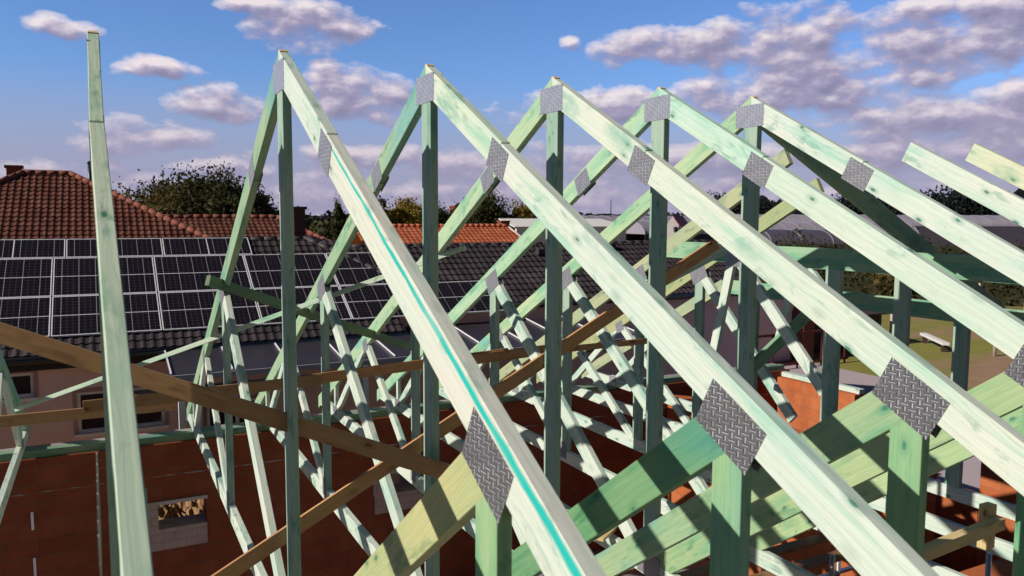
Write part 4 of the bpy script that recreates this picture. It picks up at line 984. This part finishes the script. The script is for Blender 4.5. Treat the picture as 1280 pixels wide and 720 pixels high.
# noise for the cloud edges, stretched sideways near the horizon
def dens(vec_uv):
    x, y, _ = sep(w, vec_uv)
    acc = None
    for (a, e, ra, re_) in CL:
        u = w.math('DIVIDE', w.math('SUBTRACT', x, a), ra * 1.2); yy = w.math('SUBTRACT', y, e - re_ * .3)
        v = w.math('DIVIDE', yy, re_ * 1.35)
        q = w.math('SUBTRACT', 1.0, w.math('MULTIPLY_ADD', u, u, w.math('MULTIPLY', v, v)))
        acc = q if acc is None else w.math('MAXIMUM', acc, q)
    acc = w.math('MAXIMUM', acc, -1.2)
    # a bank of cloud low over the horizon
    bank = w.math('MULTIPLY', w.math('SUBTRACT', 3.6, y), 0.30)
    acc = w.math('MAXIMUM', acc, w.math('MINIMUM', bank, 0.6))
    vn = w.mapping(vec_uv, scale=(0.22, 0.40, 1))
    nz = w.noise(vn, 1.1, 8, 0.56, dist=0.1)
    vo = w.n('ShaderNodeTexVoronoi', {'Vector': w.vmath('ADD', w.mapping(vec_uv, scale=(0.55, 0.85, 1)), w.vmath('MULTIPLY', w.noise(vn, 2.5, 3, out=1), (0.9, 0.9, 0))), 'Scale': 1.0}, feature='F1').outputs['Distance']
    n2 = w.math('ADD', w.math('MULTIPLY', w.math('SUBTRACT', nz, 0.5), 2.1), w.math('MULTIPLY', w.math('SUBTRACT', 0.42, vo), 0.34))
    return w.math('ADD', w.math('MULTIPLY', acc, 0.58), n2)
D = dens(uv)
D2 = dens(w.vmath('ADD', uv, (-0.35, 0.55, 0)))
rel = w.math('SUBTRACT', D, D2)
litn = w.math('MULTIPLY_ADD', rel, 1.15, w.math('SUBTRACT', 0.52, w.math('MULTIPLY', D, 0.30)))
mask = w.ramp(D, [(0.0, 0.0), (0.16, 0.45), (0.42, 0.94)])
ccol = w.ramp(litn, [(0.05, (0.26, 0.24, 0.37)), (0.38, (0.37, 0.33, 0.47)), (0.62, (0.60, 0.53, 0.63)), (0.88, (0.88, 0.78, 0.80))])
skc = w.vmath('MULTIPLY', sky.outputs[0], (0.080, 0.101, 0.142))
hz = w.ramp(w.math('DIVIDE', el, 20.0), [(0.0, 0.9), (0.16, 0.72), (0.48, 0.0)])
skc = w.mix(hz, skc, (0.33, 0.33, 0.50, 1))
tot = w.mix(mask, skc, ccol)
tot = w.mix(w.ramp(w.math('DIVIDE', el, 20.0), [(0.0, 0.65), (0.18, 0.42), (0.42, 0.0)]), tot, (0.37, 0.35, 0.50, 1))
tot = w.mix(w.ramp(w.math('DIVIDE', el, 60.0), [(0.27, 0.0), (0.55, 1.0)]), tot, w.vmath('MULTIPLY', sky.outputs[0], (0.022, 0.026, 0.031)))  # upper sky, out of view, dimmed to cut the fill light
# sky behind and beside the view is dimmed on purpose, to deepen the shade
away = w.math('MULTIPLY_ADD', dx, 0.40, w.math('MULTIPLY', dy, 0.85))
tot = w.mix(w.ramp(w.math('MULTIPLY_ADD', away, 0.5, 0.5), [(0.35, 1.0), (0.66, 0.0)]), tot, w.vmath('MULTIPLY', tot, (0.26, 0.29, 0.32)))
bg = w.n('ShaderNodeBackground', {0: tot, 1: 1.0})
w.m.cycles.sampling_method = 'MANUAL'; w.m.cycles.sample_map_resolution = 512
ow = w.n('ShaderNodeOutputWorld'); w.t.links.new(bg.outputs[0], ow.inputs[0])

sc = bpy.context.scene
sc.view_settings.view_transform = 'Standard'; sc.view_settings.look = 'None'; sc.view_settings.exposure = 0; sc.view_settings.gamma = 1
sc.cycles.max_bounces = 6; sc.cycles.diffuse_bounces = 3
